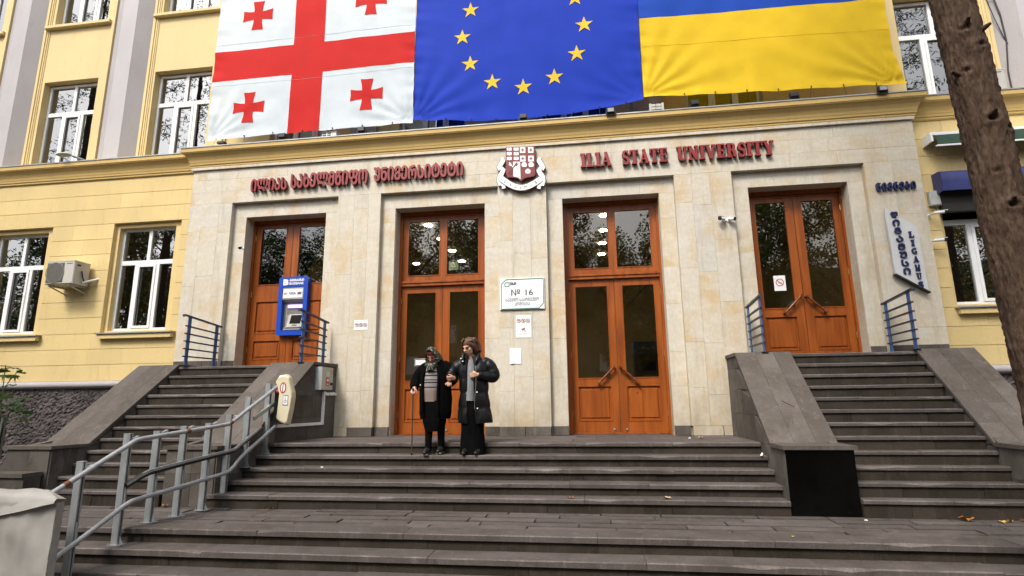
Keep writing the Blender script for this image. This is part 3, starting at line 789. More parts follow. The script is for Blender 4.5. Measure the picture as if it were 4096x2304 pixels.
# ================================================================ text and relief helpers
def text_mesh(s, off=0.0, ext=.5, res=3):
    cu = bpy.data.curves.new('text', 'FONT'); cu.body = s; cu.size = 1; cu.extrude = ext; cu.offset = off; cu.resolution_u = res
    o = bpy.data.objects.new('text', cu); COL.objects.link(o)
    bpy.context.view_layer.update()
    me = bpy.data.meshes.new_from_object(o.evaluated_get(bpy.context.evaluated_depsgraph_get()))
    bpy.data.objects.remove(o); bpy.data.curves.remove(cu)
    V = [v.co.copy() for v in me.vertices]; F = [tuple(p.vertices) for p in me.polygons]; bpy.data.meshes.remove(me); return V, F
def islands(V, F):
    par = list(range(len(V)))
    key = {}
    for i, v in enumerate(V):
        k = (round(v.x, 4), round(v.y, 4), round(v.z, 4))
        if k in key: par[i] = key[k]
        else: key[k] = i
    def find(i):
        while par[i] != i: par[i] = par[par[i]]; i = par[i]
        return i
    for f in F:
        a = find(f[0])
        for b in f[1:]: par[find(b)] = a
    # front and back caps are joined by the sides, so one glyph = one island
    g = {}
    for f in F: g.setdefault(find(f[0]), []).append(f)
    out = sorted(g.values(), key=lambda fs: min(V[i].x for f in fs for i in f))
    return out
def text_on(parent, s, x0, x1, z0, z1, y, th, m, name='lettering', off=0.0, each=False, sideM=None, rot=0.0, keep=True, mir=False):
    """text standing on a wall: spans x0..x1 (left to right) and z0..z1, front at y, thickness th"""
    V, F = text_mesh(s, 0)
    lx, hx = min(v.x for v in V), max(v.x for v in V); ly, hy = min(v.y for v in V), max(v.y for v in V)
    sx = (x1-x0)/(hx-lx); sz = (z1-z0)/(hy-ly)
    P = [Vector((x0+(v.x-lx)*sx, y+(.5-v.z)*th, z0+(v.y-ly)*sz)) for v in V]
    if rot:
        cx, cz = (x0+x1)/2, (z0+z1)/2; c, q = math.cos(rot), math.sin(rot)
        P = [Vector((cx+(p.x-cx)*c-(p.z-cz)*q, p.y, cz+(p.x-cx)*q+(p.z-cz)*c)) for p in P]
    groups = islands(V, F) if each else [F]
    res = []
    for g in groups:
        ids = sorted({i for f in g for i in f}); mp = {i: k for k, i in enumerate(ids)}
        mb = MB(); b = off*(z1-z0)                            # bold: the strokes are widened by shifted copies
        for k in range(9 if off else 1):
            d = Vector((b*math.cos(k*.7854), -.0004*k*min(1, th/.01), b*math.sin(k*.7854))) if k < 8 and off else Vector((0, -.0004*k*min(1, th/.01), 0))
            base = len(mb.v)
            for i in ids: mb.v.append(P[i]+d)
            for f in g:
                mb.f.append([mp[i]+base for i in f]); mb.sm.append(False)
                ys = [P[i].y for i in f]; mb.m.append(1 if sideM and max(ys)-min(ys) > th*.4 else 0)
        res.append(mb.build(name, [m]+([sideM] if sideM else []), parent))
    return res
def stroke(mb, pts, w, y0, y1, closed=False, mi=0):
    """ribbon of width w along points in (x,z), extruded"""
    n = len(pts); L = []; Rr = []
    for i in range(n):
        a = Vector(pts[i-1] if (i > 0 or closed) else pts[i]); b = Vector(pts[(i+1) % n] if (i < n-1 or closed) else pts[i])
        t = (b-a).normalized(); nn = Vector((-t.y, t.x)); p = Vector(pts[i]); ww = w[i] if isinstance(w, (list, tuple)) else w
        L.append(p+nn*ww/2); Rr.append(p-nn*ww/2)
    for i in range(n if closed else n-1):
        j = (i+1) % n
        mb.plate([tuple(Rr[i]), tuple(Rr[j]), tuple(L[j]), tuple(L[i])], y0, y1, mi)
def arc(cx, cz, r, a0, a1, n=10, rz=None):
    return [(cx+r*math.cos(R_(a0+(a1-a0)*k/n)), cz+(rz or r)*math.sin(R_(a0+(a1-a0)*k/n))) for k in range(n+1)]
# slab-serif capitals, unit height; returns ribbons [(points, width)]
def serif_glyph(ch):
    S, T_, sh = .23, .10, .11
    q = []
    def stem(x, z0=0, z1=1, w=S, s0=True, s1=True):
        q.append(([(x, z0), (x, z1)], w))
        if s0: q.append(([(x-w/2-.09, z0+sh/2), (x+w/2+.09, z0+sh/2)], sh))
        if s1: q.append(([(x-w/2-.09, z1-sh/2), (x+w/2+.09, z1-sh/2)], sh))
    def ser(x, z, h=.15): q.append(([(x-h, z), (x+h, z)], sh))
    if ch == 'I': stem(.2); W = .4
    elif ch == 'L': stem(.2); q.append(([(.2, sh/2), (.62, sh/2)], sh)); q.append(([(.58, 0), (.58, .32)], .09)); W = .64
    elif ch == 'A':
        q.append(([(.12, .05), (.38, 1)], T_+.01)); q.append(([(.36, 1), (.62, .05)], S)); q.append(([(.2, .32), (.55, .32)], .09)); ser(.11, sh/2, .13); ser(.62, sh/2, .17); W = .78
    elif ch == 'S':
        p = arc(.30, .735, .19, 10, 270, 14, .21)+arc(.30, .275, .20, 90, -170, 14, .225)[1:]
        q.append((p, [.1]+[.12+.10*math.sin(math.pi*k/(len(p)-1)) for k in range(1, len(p)-1)]+[.1])); q.append(([(.50, .66), (.50, 1)], .08)); q.append(([(.09, 0), (.09, .36)], .08)); W = .58
    elif ch == 'T': stem(.35, s1=False); q.append(([(.0, 1-sh/2), (.70, 1-sh/2)], sh)); q.append(([(.04, .68), (.04, 1)], .085)); q.append(([(.66, .68), (.66, 1)], .085)); W = .70
    elif ch == 'E':
        stem(.2); q.append(([(.2, sh/2), (.64, sh/2)], sh)); q.append(([(.2, 1-sh/2), (.62, 1-sh/2)], sh)); q.append(([(.2, .51), (.46, .51)], .09)); q.append(([(.60, 0), (.60, .32)], .085)); q.append(([(.58, .7), (.58, 1)], .085)); q.append(([(.46, .38), (.46, .64)], .07)); W = .66
    elif ch == 'U':
        q.append(([(.2, 1), (.2, .3)]+arc(.40, .27, .2, 180, 360, 10, .2)+[(.60, .3), (.60, 1)], [S]*2+[S-.011*k for k in range(11)]+[.1, .1])); ser(.2, 1-sh/2, .2); ser(.62, 1-sh/2, .14); W = .78
    elif ch == 'N':
        q.append(([(.16, 0), (.16, 1)], T_)); q.append(([(.15, .97), (.62, .03)], S)); q.append(([(.62, 0), (.62, 1)], T_)); ser(.16, sh/2, .14); ser(.13, 1-sh/2, .15); ser(.62, 1-sh/2, .14); W = .78
    elif ch == 'V':
        q.append(([(.16, .97), (.38, .02)], S)); q.append(([(.37, .0), (.60, .97)], T_+.01)); ser(.15, 1-sh/2, .17); ser(.60, 1-sh/2, .14); W = .74
    elif ch == 'R':
        stem(.2); q.append(([(.2, 1-sh/2), (.36, 1-sh/2)]+arc(.38, .735, .17, 90, -90, 8, .21)+[(.2, .525)], [sh, sh]+[.12+.09*math.sin(math.pi*k/8) for k in range(9)]+[.09])); q.append(([(.40, .53), (.53, .42), (.57, .12), (.66, .05), (.74, .12)], [.12, .2, .2, .14, .06])); W = .76
    elif ch == 'Y':
        q.append(([(.15, .97), (.37, .42)], S)); q.append(([(.62, .97), (.40, .42)], T_+.01)); q.append(([(.385, 0), (.385, .5)], S)); ser(.15, 1-sh/2, .17); ser(.62, 1-sh/2, .14); ser(.385, sh/2, .2); W = .76
    elif ch == 'G':
        p = arc(.37, .5, .28, 40, 325, 18, .42); q.append((p, [.1]+[.12+.11*math.sin(math.pi*k/(len(p)-1)) for k in range(1, len(p)-1)]+[.12])); q.append(([(.6, .05), (.6, .42)], .16)); q.append(([(.42, .42), (.7, .42)], .1)); q.append(([(.57, .68), (.57, 1)], .08)); W = .72
    elif ch == 'M':
        q.append(([(.15, 0), (.15, 1)], T_)); q.append(([(.17, .97), (.46, .05)], .2)); q.append(([(.46, .05), (.75, .97)], .1)); q.append(([(.77, 0), (.77, 1)], S)); ser(.15, sh/2, .13); ser(.13, 1-sh/2, .14); ser(.78, sh/2, .18); ser(.79, 1-sh/2, .17); W = .98
    return q, W
def serif_letter(parent, ch, x0, z0, h, w, y, th, mats, name='letter'):
    q, W = serif_glyph(ch); mb = MB(); k = w/W
    for i, (pts, wd) in enumerate(q):
        P = [(x0+p[0]*k, z0+p[1]*h) for p in pts]
        ww = [v*min(k, h) if len(pts) > 2 else 0 for v in wd] if isinstance(wd, list) else wd*h
        if len(pts) == 2 and not isinstance(wd, list):
            dx, dz = abs(pts[1][0]-pts[0][0]), abs(pts[1][1]-pts[0][1])
            ww = wd*(k if dz > dx else h)
        n0 = len(mb.f); stroke(mb, P, ww, y-.0007*i, y+th)
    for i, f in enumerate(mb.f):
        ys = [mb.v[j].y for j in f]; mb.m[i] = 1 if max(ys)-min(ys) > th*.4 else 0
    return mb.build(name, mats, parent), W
# ---- dark red lettering on the frieze
GL = T('wall_lettering', 'dark red raised Georgian lettering on the stone frieze, left of the crest', 'sign lettering', (-3.2, -.04, 4.75))
for s, a, b, zb, zt in (('ᲘᲚᲘᲐᲡ', -5.29, -4.56, 4.60, 4.845), ('ᲡᲐᲮᲔᲚᲛᲬᲘᲤᲝ', -4.465, -2.94, 4.615, 4.895), ('ᲣᲜᲘᲕᲔᲠᲡᲘᲢᲔᲢᲘ', -2.80, -1.10, 4.645, 4.92)):
    V, F = None, None
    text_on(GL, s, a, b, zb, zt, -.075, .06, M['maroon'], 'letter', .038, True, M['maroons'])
EL = T('wall_lettering', 'dark red raised Latin slab-serif lettering on the stone frieze, right of the crest', 'sign lettering', (2.7, -.04, 4.75))
for s, a, b, zb in (('ILIA', 1.055, 1.60, 4.645), ('STATE', 1.785, 2.575, 4.645), ('UNIVERSITY', 2.73, 4.345, 4.645)):
    ws = [serif_glyph(c)[1] for c in s]; gap = .055; k = (b-a)/(sum(ws)+gap*(len(s)-1)); x = a
    for c, w in zip(s, ws):
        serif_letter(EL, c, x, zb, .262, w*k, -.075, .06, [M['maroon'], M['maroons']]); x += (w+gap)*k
NL = T('wall_lettering', 'small navy blue Georgian letters high on the right end of the stone front', 'sign lettering', (6.2, -.02, 3.97))
for i, c in enumerate('ᲬᲘᲒᲜᲔᲑᲘ'):
    x = 5.885+i*.088; hgt = .135
    text_on(NL, c, x, x+.058, 3.895+.002*i, 3.895+hgt, -.045, .04, M['navy'], 'letter', .045)
# slanted grey signboard with navy letters
SG = T('hanging_sign', 'tall slanted grey signboard with navy vertical lettering, above the right blue railing', 'sign', (6.15, -.06, 2.9))
MB().plate([(5.925, 3.59), (5.945, 2.49), (6.385, 2.175), (6.365, 3.25)], -.085, -.045).build('board', simple('signboard_grey', (.55, .555, .57), .5, .05, 4), SG)
MB().plate([(5.945, 2.488), (5.925, 2.475), (6.40, 2.155), (6.405, 2.175)], -.10, -.02).build('board_edge', M['blacks'], SG)
for dx, dz in ((6.0, 3.2), (6.3, 2.5)): MB().tube([(dx, -.05, dz), (dx, .01, dz)], .012, 8).build('standoff', M['steel'], SG)
for i, c in enumerate('ᲚᲘᲒᲐᲛᲣᲡᲘ'):
    z = 3.455-i*.134; x = 6.05+i*.0085
    text_on(SG, c, x-.048, x+.048, z-.048, z+.048, -.105, .02, M['navy'], 'letter', .055)
for i, c in enumerate('LIGAMUS'):
    z = 3.115-i*.137; x = 6.255+i*.004
    w = .075 if c != 'I' else .05
    serif_letter(SG, c, x-w/2, z-.05, .098, w, -.105, .02, [M['navy'], M['navy']])
# ---- crest
CR = T('wall_crest', 'red and white heraldic shield with books, keys, crowns and a curling white ribbon', 'crest', (-.02, -.05, 4.7))
def cp(zx, zy): return (-.29+(zx-430)/1424, 5.135-(zy-185+.066*(zx-430))/1340)
M['crestw'] = simple('crest_white', (.80, .81, .83), .45, .03, 5); M['crestr'] = simple('crest_red', (.17, .008, .010), .45, .08, 5)
yF = -.085
def crest_poly(pts, y, th, m, name): return MB().plate(list(reversed([cp(*p) for p in pts])), y, y+th).build(name, m, CR, True)
sh = [(425, 185), (1185, 185-.0), (1188, 905), (1150, 960), (1000, 985), (900, 1010), (815, 1085), (740, 1010), (640, 990), (480, 985), (432, 925)]
sh = [(x, y+.066*0) for x, y in sh]
crest_poly(sh, yF, .06, M['maroons'], 'shield_rim')
cx_, cy_ = 808, 600
sh2 = [(cx_+(x-cx_)*.972, cy_+(y-cy_)*.972) for x, y in sh]; crest_poly(sh2, yF-.004, .05, M['crestr'], 'shield')
def sq(x, y, w, h): return [(x, y), (x+w, y), (x+w, y+h), (x, y+h)]
for x, y in ((800, 200), (1012, 200), (800, 425), (1012, 425)):
    crest_poly(sq(x, y, 142, 150), yF-.008, .01, M['crestw'], 'white_field')
    c = (x+71, y+75); a, b = 40, 16
    cr = [(c[0]-b, c[1]-a), (c[0]+b, c[1]-a), (c[0]+9, c[1]-9), (c[0]+a, c[1]-b), (c[0]+a, c[1]+b), (c[0]+9, c[1]+9), (c[0]+b, c[1]+a), (c[0]-b, c[1]+a), (c[0]-9, c[1]+9), (c[0]-a, c[1]+b), (c[0]-a, c[1]-b), (c[0]-9, c[1]-9)]
    crest_poly(cr, yF-.011, .006, M['crestr'], 'small_cross')
for i in range(2):
    for j in range(3):
        x, y = 455+i*182, 205+j*122
        crest_poly([(x, y+8), (x+32, y), (x+64, y+14), (x+96, y), (x+128, y+8), (x+128, y+84), (x+90, y+78), (x+64, y+96), (x+38, y+78), (x, y+84)], yF-.008, .01, M['crestw'], 'open_book')
crest_poly([(618, 580), (798, 580), (806, 1040), (745, 985), (640, 965), (620, 965)], yF-.008, .01, M['crestw'], 'white_field')
for s, m in ((-1, 'crestw'), (1, 'crestr')):
    k = MB(); X = lambda v: 622+s*(v)
    stroke(k, [cp(X(-110) if s > 0 else X(-130), 600), cp(X(0), 725), cp(X(100), 845)] if False else [cp(622-s*0+(-s)*(-105), 600), cp(622, 735), cp(622-s*(60)*1, 815)] if False else [cp(622+s*105, 595), cp(622, 735), cp(622-s*55, 810)], .016, yF-.013, yF-.006)
    for (dx, dz) in ((.88, 650), (.72, 690), (.56, 720)): stroke(k, [cp(622+s*105*dx*.75, 600+40*(1-dx)*3), cp(622+s*(105*dx*.75+45), 640+40*(1-dx)*3)], .018, yF-.0128, yF-.006)
    stroke(k, [cp(622-s*90+30*math.cos(a*.785), 862+30*math.sin(a*.785)) for a in range(8)], .014, yF-.0132, yF-.006, True)
    k.build('key', M[m], CR)
for x, y in ((905, 650), (1085, 650), (998, 822)):
    crest_poly([(x-58, y+58), (x-72, y-5), (x-40, y-50), (x, y-66), (x+40, y-50), (x+72, y-5), (x+58, y+58), (x, y+66)], yF-.008, .01, M['crestw'], 'crown')
rb = [((280, 430), (345, 520), (410, 440), (385, 560), (350, 670), (240, 690), (300, 690), (215, 700), (200, 790), (255, 830), (200, 760), (215, 690), (300, 560)), ]
def ribbon(pts, w, y, name='ribbon'):
    mb = MB(); P = [cp(*p) for p in pts]; stroke(mb, P, w, y, y+.03); mb.build(name, M['crestw'], CR)
    mb = MB(); stroke(mb, P, [x+.018 for x in w] if isinstance(w, list) else w+.018, y+.006, y+.045); mb.build('ribbon_edge', M['maroons'], CR)
bez = [(290+ (1330-290)*k/16, 985+ 235*math.sin(math.pi*k/16)-60*k/16+30) for k in range(17)]
ribbon([(x, y+.066*(x-430)) for x, y in bez], .105, yF-.004)
for s in (-1, 1):
    o = 815; d = lambda x: o+s*x
    ribbon([(d(490), 455+ (0)), (d(470), 540), (d(530), 640), (d(575), 720), (d(545), 790)], [.06, .085, .085, .075, .05], yF+.012)
    ribbon([(d(560), 735), (d(500), 745), (d(460), 790), (d(500), 880), (d(560), 960), (d(575), 1080), (d(545), 1190)], [.04, .075, .085, .085, .08, .075, .05], yF+.004)
    ribbon([(d(560), 1110), (d(500), 1160), (d(440), 1190), (d(430), 1230), (d(500), 1240)], [.05, .06, .055, .05, .05], yF+.008)
M['ink'] = simple('ink', (.10, .09, .07), .6, .1, 5)
for i, c in enumerate('LIGAMUS'):
    u = (i+.95)/8.0; k = u*16; X = 290+1040*u; Yv = 985+235*math.sin(math.pi*u)-60*u+30+.066*(X-430)
    px, pz = cp(X, Yv); sl = math.atan2(-(235*math.cos(math.pi*u)*math.pi-60)/1340, 1040/1424)*.9
    w = .034 if c not in 'IM' else (.012 if c == 'I' else .044)
    text_on(CR, c, px-w/2, px+w/2, pz-.026, pz+.026, yF-.008, .006, M['ink'], 'letter', .0, rot=sl)
# ---- notice board with number
NB = T('notice_board', 'white notice board with green frame line and a large black number', 'sign', (-.03, -.02, 2.4))
MB().bbox(-.425, .352, -.035, -.001, 2.122, 2.672, .003).build('panel', simple('board_white', (.78, .82, .82), .35, .02, 3), NB)
M['green'] = simple('green_print', (.010, .16, .135), .5, .05, 5)
gl = MB(); stroke(gl, [(-.40, 2.135), (.255, 2.135), (.335, 2.222), (.335, 2.655), (-.315, 2.655), (-.40, 2.575)], .014, -.0385, -.034, True); gl.build('frame_line', M['green'], NB)
lg = MB(); stroke(lg, [(-.335, 2.53), (-.275, 2.53), (-.262, 2.545), (-.262, 2.60), (-.325, 2.60), (-.338, 2.585)], .014, -.0385, -.034, True); lg.build('emblem', M['green'], NB)
M['ink2'] = simple('black_ink', (.012, .012, .014), .5, .1, 5); M['ink3'] = simple('violet_ink', (.085, .065, .16), .5, .1, 5)
text_on(NB, 'ᲪᲔᲡᲙᲝ', -.245, -.14, 2.555, 2.605, -.0385, .004, M['ink3'], 'lettering', .04)
text_on(NB, '№ 16', -.225, .155, 2.365, 2.475, -.0385, .004, M['ink2'], 'lettering', .0)
text_on(NB, 'ᲡᲐᲣᲑᲜᲝ ᲡᲐᲐᲠᲩᲔᲕᲜᲝ', -.325, .255, 2.265, 2.325, -.0385, .004, M['ink3'], 'lettering', .0)
text_on(NB, 'ᲙᲝᲛᲘᲡᲘᲐ', -.165, .095, 2.19, 2.245, -.0385, .004, M['ink3'], 'lettering', .0)
# ---- paper notices
def sheet(name, label, x0, x1, z0, z1, y, group=None, m='paper', curl=.004):
    t = T(name, label, 'notice', ((x0+x1)/2, y, (z0+z1)/2), group); n = 6; V = []
    mb = MB()
    for side in (0, 1):
        for j in range(n+1):
            for i in range(n+1):
                u, v = i/n, j/n; c = curl*(abs(noise.noise((x0*7+u*2, v*2, z0)))+((1-u)*(1-v))**4*2)
                mb.v.append(Vector((x0+(x1-x0)*u, y-c-(.0016 if side == 0 else 0), z0+(z1-z0)*v)))
    N1 = (n+1)**2
    for j in range(n):
        for i in range(n):
            a = j*(n+1)+i; mb.f.append([a, a+1, a+n+2, a+n+1]); mb.f.append([N1+a, N1+a+n+1, N1+a+n+2, N1+a+1])
    mb.m = [0]*len(mb.f); mb.sm = [False]*len(mb.f); mb.build('sheet', M[m], t); return t
def no_sign(t, cx, cz, r, y, kind):
    mb = MB(); stroke(mb, arc(cx, cz, r, 0, 337.5, 15), r*.2, y-.003, y, True); stroke(mb, [(cx-r*.7, cz+r*.7), (cx+r*.7, cz-r*.7)], r*.17, y-.0034, y); mb.build('ban_ring', M['redp'], t)
    k = MB()
    if kind == 0: stroke(k, [(cx-r*.5, cz+.2*r), (cx+r*.4, cz+.25*r), (cx+r*.55, cz+.45*r)], r*.28, y-.0018, y); stroke(k, [(cx+r*.1, cz+.2*r), (cx+r*.25, cz-.5*r)], r*.22, y-.002, y)
    elif kind == 1: stroke(k, [(cx, cz+.5*r), (cx-.05*r, cz-.5*r)], r*.3, y-.0018, y); stroke(k, [(cx+.35*r, cz+.1*r), (cx+.3*r, cz-.5*r)], r*.22, y-.002, y)
    else: stroke(k, [(cx-r*.5, cz-.5*r), (cx+r*.45, cz+.45*r)], r*.2, y-.0018, y)
    k.build('pictogram', M['brownp'], t)
M['redp'] = simple('red_brown_print', (.26, .06, .05), .6, .08, 5); M['brownp'] = simple('brown_print', (.16, .06, .05), .6, .08, 5)
t = sheet('notice', 'white sheet with three red prohibition rings, between the first and second doors', -3.09, -2.83, 1.85, 2.03, -.0045, curl=.001)
for i in range(3): no_sign(t, -3.038+i*.079, 1.94, .032, -.0085, i)
t = sheet('notice', 'white sheet with three red prohibition rings, right below the white number board', -.155, .112, 1.832, 2.02, -.0045, curl=.001)
for i in range(3): no_sign(t, -.105+i*.08, 1.925, .033, -.0085, i)
t = sheet('notice', 'white sheet with a surveillance camera picture, on the middle pier', -.155, .112, 1.635, 1.829, -.0045, curl=.001)
k = MB(); stroke(k, [(-.055, 1.765), (.0, 1.795)], .028, -.0085, -.005); stroke(k, [(-.02, 1.77), (.0, 1.745), (.025, 1.745)], .01, -.0083, -.005); k.build('pictogram', M['brownp'], t)
text_on(t, 'ვიდეო კონტროლი', -.125, .085, 1.685, 1.705, -.008, .002, M['ink3'], 'lettering')
t = sheet('notice', 'crumpled pale sheet without print, lowest on the middle pier', -.265, -.068, 1.19, 1.46, -.006, curl=.010)
t = sheet('notice', 'blank white sheet on the glass behind the old woman', -2.08, -1.70, 1.215, 1.345, D0+.008, curl=.0005)
stk = MB(); stroke(stk, [(-2.05, 1.225), (-1.72, 1.225), (-1.71, 1.235), (-1.71, 1.325), (-2.06, 1.335), (-2.07, 1.325), (-2.07, 1.235)], .012, D0+.003, D0+.006, True); stk.build('border', M['ink2'], t)
t = sheet('notice', 'white no-smoking sheet taped inside the far right door glass', 4.26, 4.45, 2.365, 2.63, D0+.008, curl=.0005)
r = MB(); stroke(r, arc(4.355, 2.51, .06, 0, 337.5, 15), .012, D0+.003, D0+.006, True); stroke(r, [(4.315, 2.55), (4.395, 2.47)], .011, D0+.0025, D0+.006); r.build('ban_ring', M['red2'] if 'red2' in M else M['red'], t)
r = MB(); stroke(r, [(4.32, 2.505), (4.385, 2.505)], .02, D0+.0035, D0+.006); r.build('pictogram', M['greyb'], t)
# ================================================================ flags
FC = dict(w=m_cloth('flag_white', (.62, .69, .75), .75, .18), r=m_cloth('flag_red', (.55, .012, .010), .75, .18), b=m_cloth('flag_blue', (.004, .036, .42), .75, .15),
          y=m_cloth('flag_yellow', (.76, .51, .018), .75, .18), ub=m_cloth('flag_azure', (.004, .055, .40), .75, .15), st=m_cloth('star_yellow', (.80, .52, .03), .7, .15))
def cloth(name, label, x0, x1, zb, zt, y0, xs, zs, colour, seed, pins, corner=None):
    """xs, zs: colour boundaries kept as mesh lines. Returns thing and surface function S(x, z)."""
    t = T(name, label, 'flag', ((x0+x1)/2, y0, zb(.5)))
    def S(x, z, off=0.0):
        u = (x-x0)/(x1-x0); v = (z-zb(u))/(zt-zb(u)); vb = max(0, 1-v*3.0); e = min(u, 1-u)
        d = .045*noise.noise((x*.45+seed, z*.35, 2))+.012*noise.noise((x*1.7+seed, z*.5, 5))
        d += .010*math.exp(-e*16)*math.sin(z*9+seed)+.007*math.exp(-e*22)*math.sin(z*23+x*4)
        for (pu, s) in pins:                                # folds fanning out of the tied corners
            dx, dz = (u-pu)*(x1-x0), z-zb(u)
            rr = math.hypot(dx, dz)+.02; an = math.atan2(dz, abs(dx))
            d += s*.019*math.exp(-rr*1.1)*math.sin(an*19+1+.6*noise.noise((x*2, z*2, seed)))*min(1, rr*5)
        d += .012*math.exp(-max(0, zt-z)*.9)*noise.noise((x*6+seed, z*.7, 1)); d += .016*vb*vb*math.sin(x*7.3+seed+2*noise.noise((x, z, 3)))+.008*noise.noise((x*2.6+z*1.4, z*2.2-x*.6, seed))+.014*vb**3*noise.noise((x*5, z*3, seed))
        d += .010*math.exp(-(z-zb(u))**2*180)
        return Vector((x, y0-d-off-.05*v*(1-v), z))
    gx = sorted(set([round(x0+(x1-x0)*i/90, 4) for i in range(91)]+[round(x, 4) for x in xs])); gz = [i/64 for i in range(65)]
    zc = sorted(zs)
    mb = MB(); cols = list(dict.fromkeys(colour(None, None)))
    Z = lambda u, k: zb(u)+(zt-zb(u))*k
    # rows: uniform in v, with colour rows snapped to lines of height
    vs = sorted(set([round(g, 4) for g in gz]+[round((z-zb(.5))/(zt-zb(.5)), 4) for z in zc]))
    nx = len(gx)
    P = [[None]*nx for _ in vs]
    for j, v in enumerate(vs):
        for i, x in enumerate(gx):
            u = (x-x0)/(x1-x0); z = Z(u, v); xx = x
            if corner: xx = x+corner(u, v)
            p = S(x, z); p.x = xx; mb.v.append(p)
    for j in range(len(vs)-1):
        zm = Z(.5, (vs[j]+vs[j+1])/2)
        for i in range(nx-1):
            xm = (gx[i]+gx[i+1])/2
            mb.f.append([j*nx+i, j*nx+i+1, (j+1)*nx+i+1, (j+1)*nx+i]); mb.m.append(cols.index(colour(xm, zm))); mb.sm.append(True)
    mb.build('cloth', [FC[c] for c in cols], t)
    return t, S
def patch(t, S, poly, m, name, off=.007):
    mb = MB(); n = len(poly); cx = sum(p[0] for p in poly)/n; cz = sum(p[1] for p in poly)/n
    mb.v.append(S(cx, cz, off)); K = 3
    for k in range(1, K+1):
        for x, z in poly: mb.v.append(S(cx+(x-cx)*k/K, cz+(z-cz)*k/K, off))
    for i in range(n): mb.f.append([0, 1+i, 1+(i+1) % n])
    for k in range(K-1):
        for i in range(n): a, b = 1+k*n+i, 1+k*n+(i+1) % n; mb.f.append([a, a+n, b+n, b])
    mb.m = [0]*len(mb.f); mb.sm = [True]*len(mb.f); return mb.build(name, m, t)
def cords(t, S, x0, x1, zb, n):
    for k in range(n):
        u = (k+.35)/n; x = x0+(x1-x0)*u; z = zb(u); p = S(x, z+.03, .008)
        r = MB(); r.tube([p+Vector((0, 0, .012)), p+Vector((0, -.004, 0)), p+Vector((0, 0, -.012))], .011, 6); r.tube([p, Vector((x+rng(-.12, .12), .03, LEDGE+.015))], .0035, 5); r.build('tie_cord', M['blacks'], t)
FY = .03
zbG = lambda u: 5.775+.05*u+.02*math.sin(u*3.1)
def colG(x, z):
    if x is None: return ['w', 'r']
    if -4.69 < x < -4.02 or 7.11 < z < 7.79: return 'r'
    return 'w'
GF, SG_ = cloth('hanging_flag', 'huge white flag with a red cross and four small red crosses', -6.42, -2.11, zbG, 9.12, FY, [-4.69, -4.02], [7.11, 7.79], colG, 1, [(0, 1), (1, 1.2)])
def bolnisi(cx, cz, a=.335):
    w0, w1 = .105, .128; P = []
    for k in range(4):
        an = -math.pi/2*k; c, s = math.cos(an), math.sin(an)
        for (x, z) in ((-w0*.86, w0*.86), (-w0*.93, a*.55), (-w1, a), (0, a*.975), (w1, a), (w0*.93, a*.55)):
            P.append((cx+x*c-z*s, cz+x*s+z*c))
    return P[::-1]
for cx, cz in ((-5.555, 6.45), (-3.07, 6.52), (-5.53, 8.56), (-3.05, 8.62)): patch(GF, SG_, bolnisi(cx, cz), FC['r'], 'small_cross')
cords(GF, SG_, -6.42, -2.11, zbG, 7)
for zz in (6.98, 7.93): 
    mb = MB(); mb.tube([SG_(-6.4+4.27*k/40, zz+.03*k/40, .0015) for k in range(41)], .0022, 4); mb.build('seam', FC['w'], GF)
zbE = lambda u: 5.885-.165*math.sin(math.pi*min(1, u*1.0))**1.0+.03*u
EF, SE_ = cloth('hanging_flag', 'huge blue flag with a ring of yellow stars', -2.10, 2.23, zbE, 9.4, FY+.02, [], [], lambda x, z: ['b'] if x is None else 'b', 5, [(0, 1.3), (1, .8)])
for k in range(12):
    an = math.pi/6*k; cx, cz = .035+1.185*math.sin(an), 7.572+1.19*math.cos(an)
    P = [(cx+(.178 if i % 2 == 0 else .068)*math.sin(math.pi/5*i), cz+(.178 if i % 2 == 0 else .068)*math.cos(math.pi/5*i)) for i in range(10)]
    patch(EF, SE_, P[::-1], FC['st'], 'star', .008)
cords(EF, SE_, -2.1, 2.23, zbE, 9)
zbU = lambda u: 5.96-.15*u+.03*math.sin(u*9)*u*(1-u)
def colU(x, z):
    if x is None: return ['y', 'ub']
    return 'ub' if z > 7.525 else 'y'
UF, SU_ = cloth('hanging_flag', 'huge flag of blue over yellow, rightmost of the three flags', 2.24, 6.50, zbU, 9.1, FY, [], [7.525], colU, 9, [(0, 1.4), (1, 1.6)], corner=lambda u, v: .14*max(0, u-.8)/.2*max(0, 1-v*3.2)**2)
cords(UF, SU_, 2.24, 6.5, zbU, 8)
mb = MB(); mb.tube([SU_(2.26+4.22*k/40, 6.98-.1*k/40, .0015) for k in range(41)], .0022, 4); mb.build('seam', FC['st'], UF)
# ================================================================ things on the ledge and walls
def floodlight(x, y, z, rz, label, bright=False, w=.135):
    t = T('floodlight', label, 'floodlight', (x, y, z), 'floodlights along the cornice ledge')
    b = MB(); b.bbox(x-w/2, x+w/2, y-.045, y+.03, z+.025, z+.115, .008)
    for k in range(6): b.box(x-w/2+.01+k*.026, x-w/2+.016+k*.026, y+.03, y+.05, z+.035, z+.105)
    b.build('lamp_housing', M['blacks'], t)
    MB().box(x-w/2+.015, x+w/2-.015, y-.048, y-.043, z+.036, z+.104).build('lamp_glass', M['lampg'] if bright else M['blacks'], t)
    k = MB(); k.bar((x-w/2-.01, y, z), (x-w/2-.01, y, z+.07), .012, .025); k.bar((x+w/2+.01, y, z), (x+w/2+.01, y, z+.07), .012, .025); k.bar((x-w/2-.01, y, z+.006), (x+w/2+.01, y, z+.006), .025, .012, (0, 1, 0)); k.build('bracket', M['blacks'], t)
M['lampg'] = simple('lamp_glass', (.30, .31, .32), .15, .05, 5)
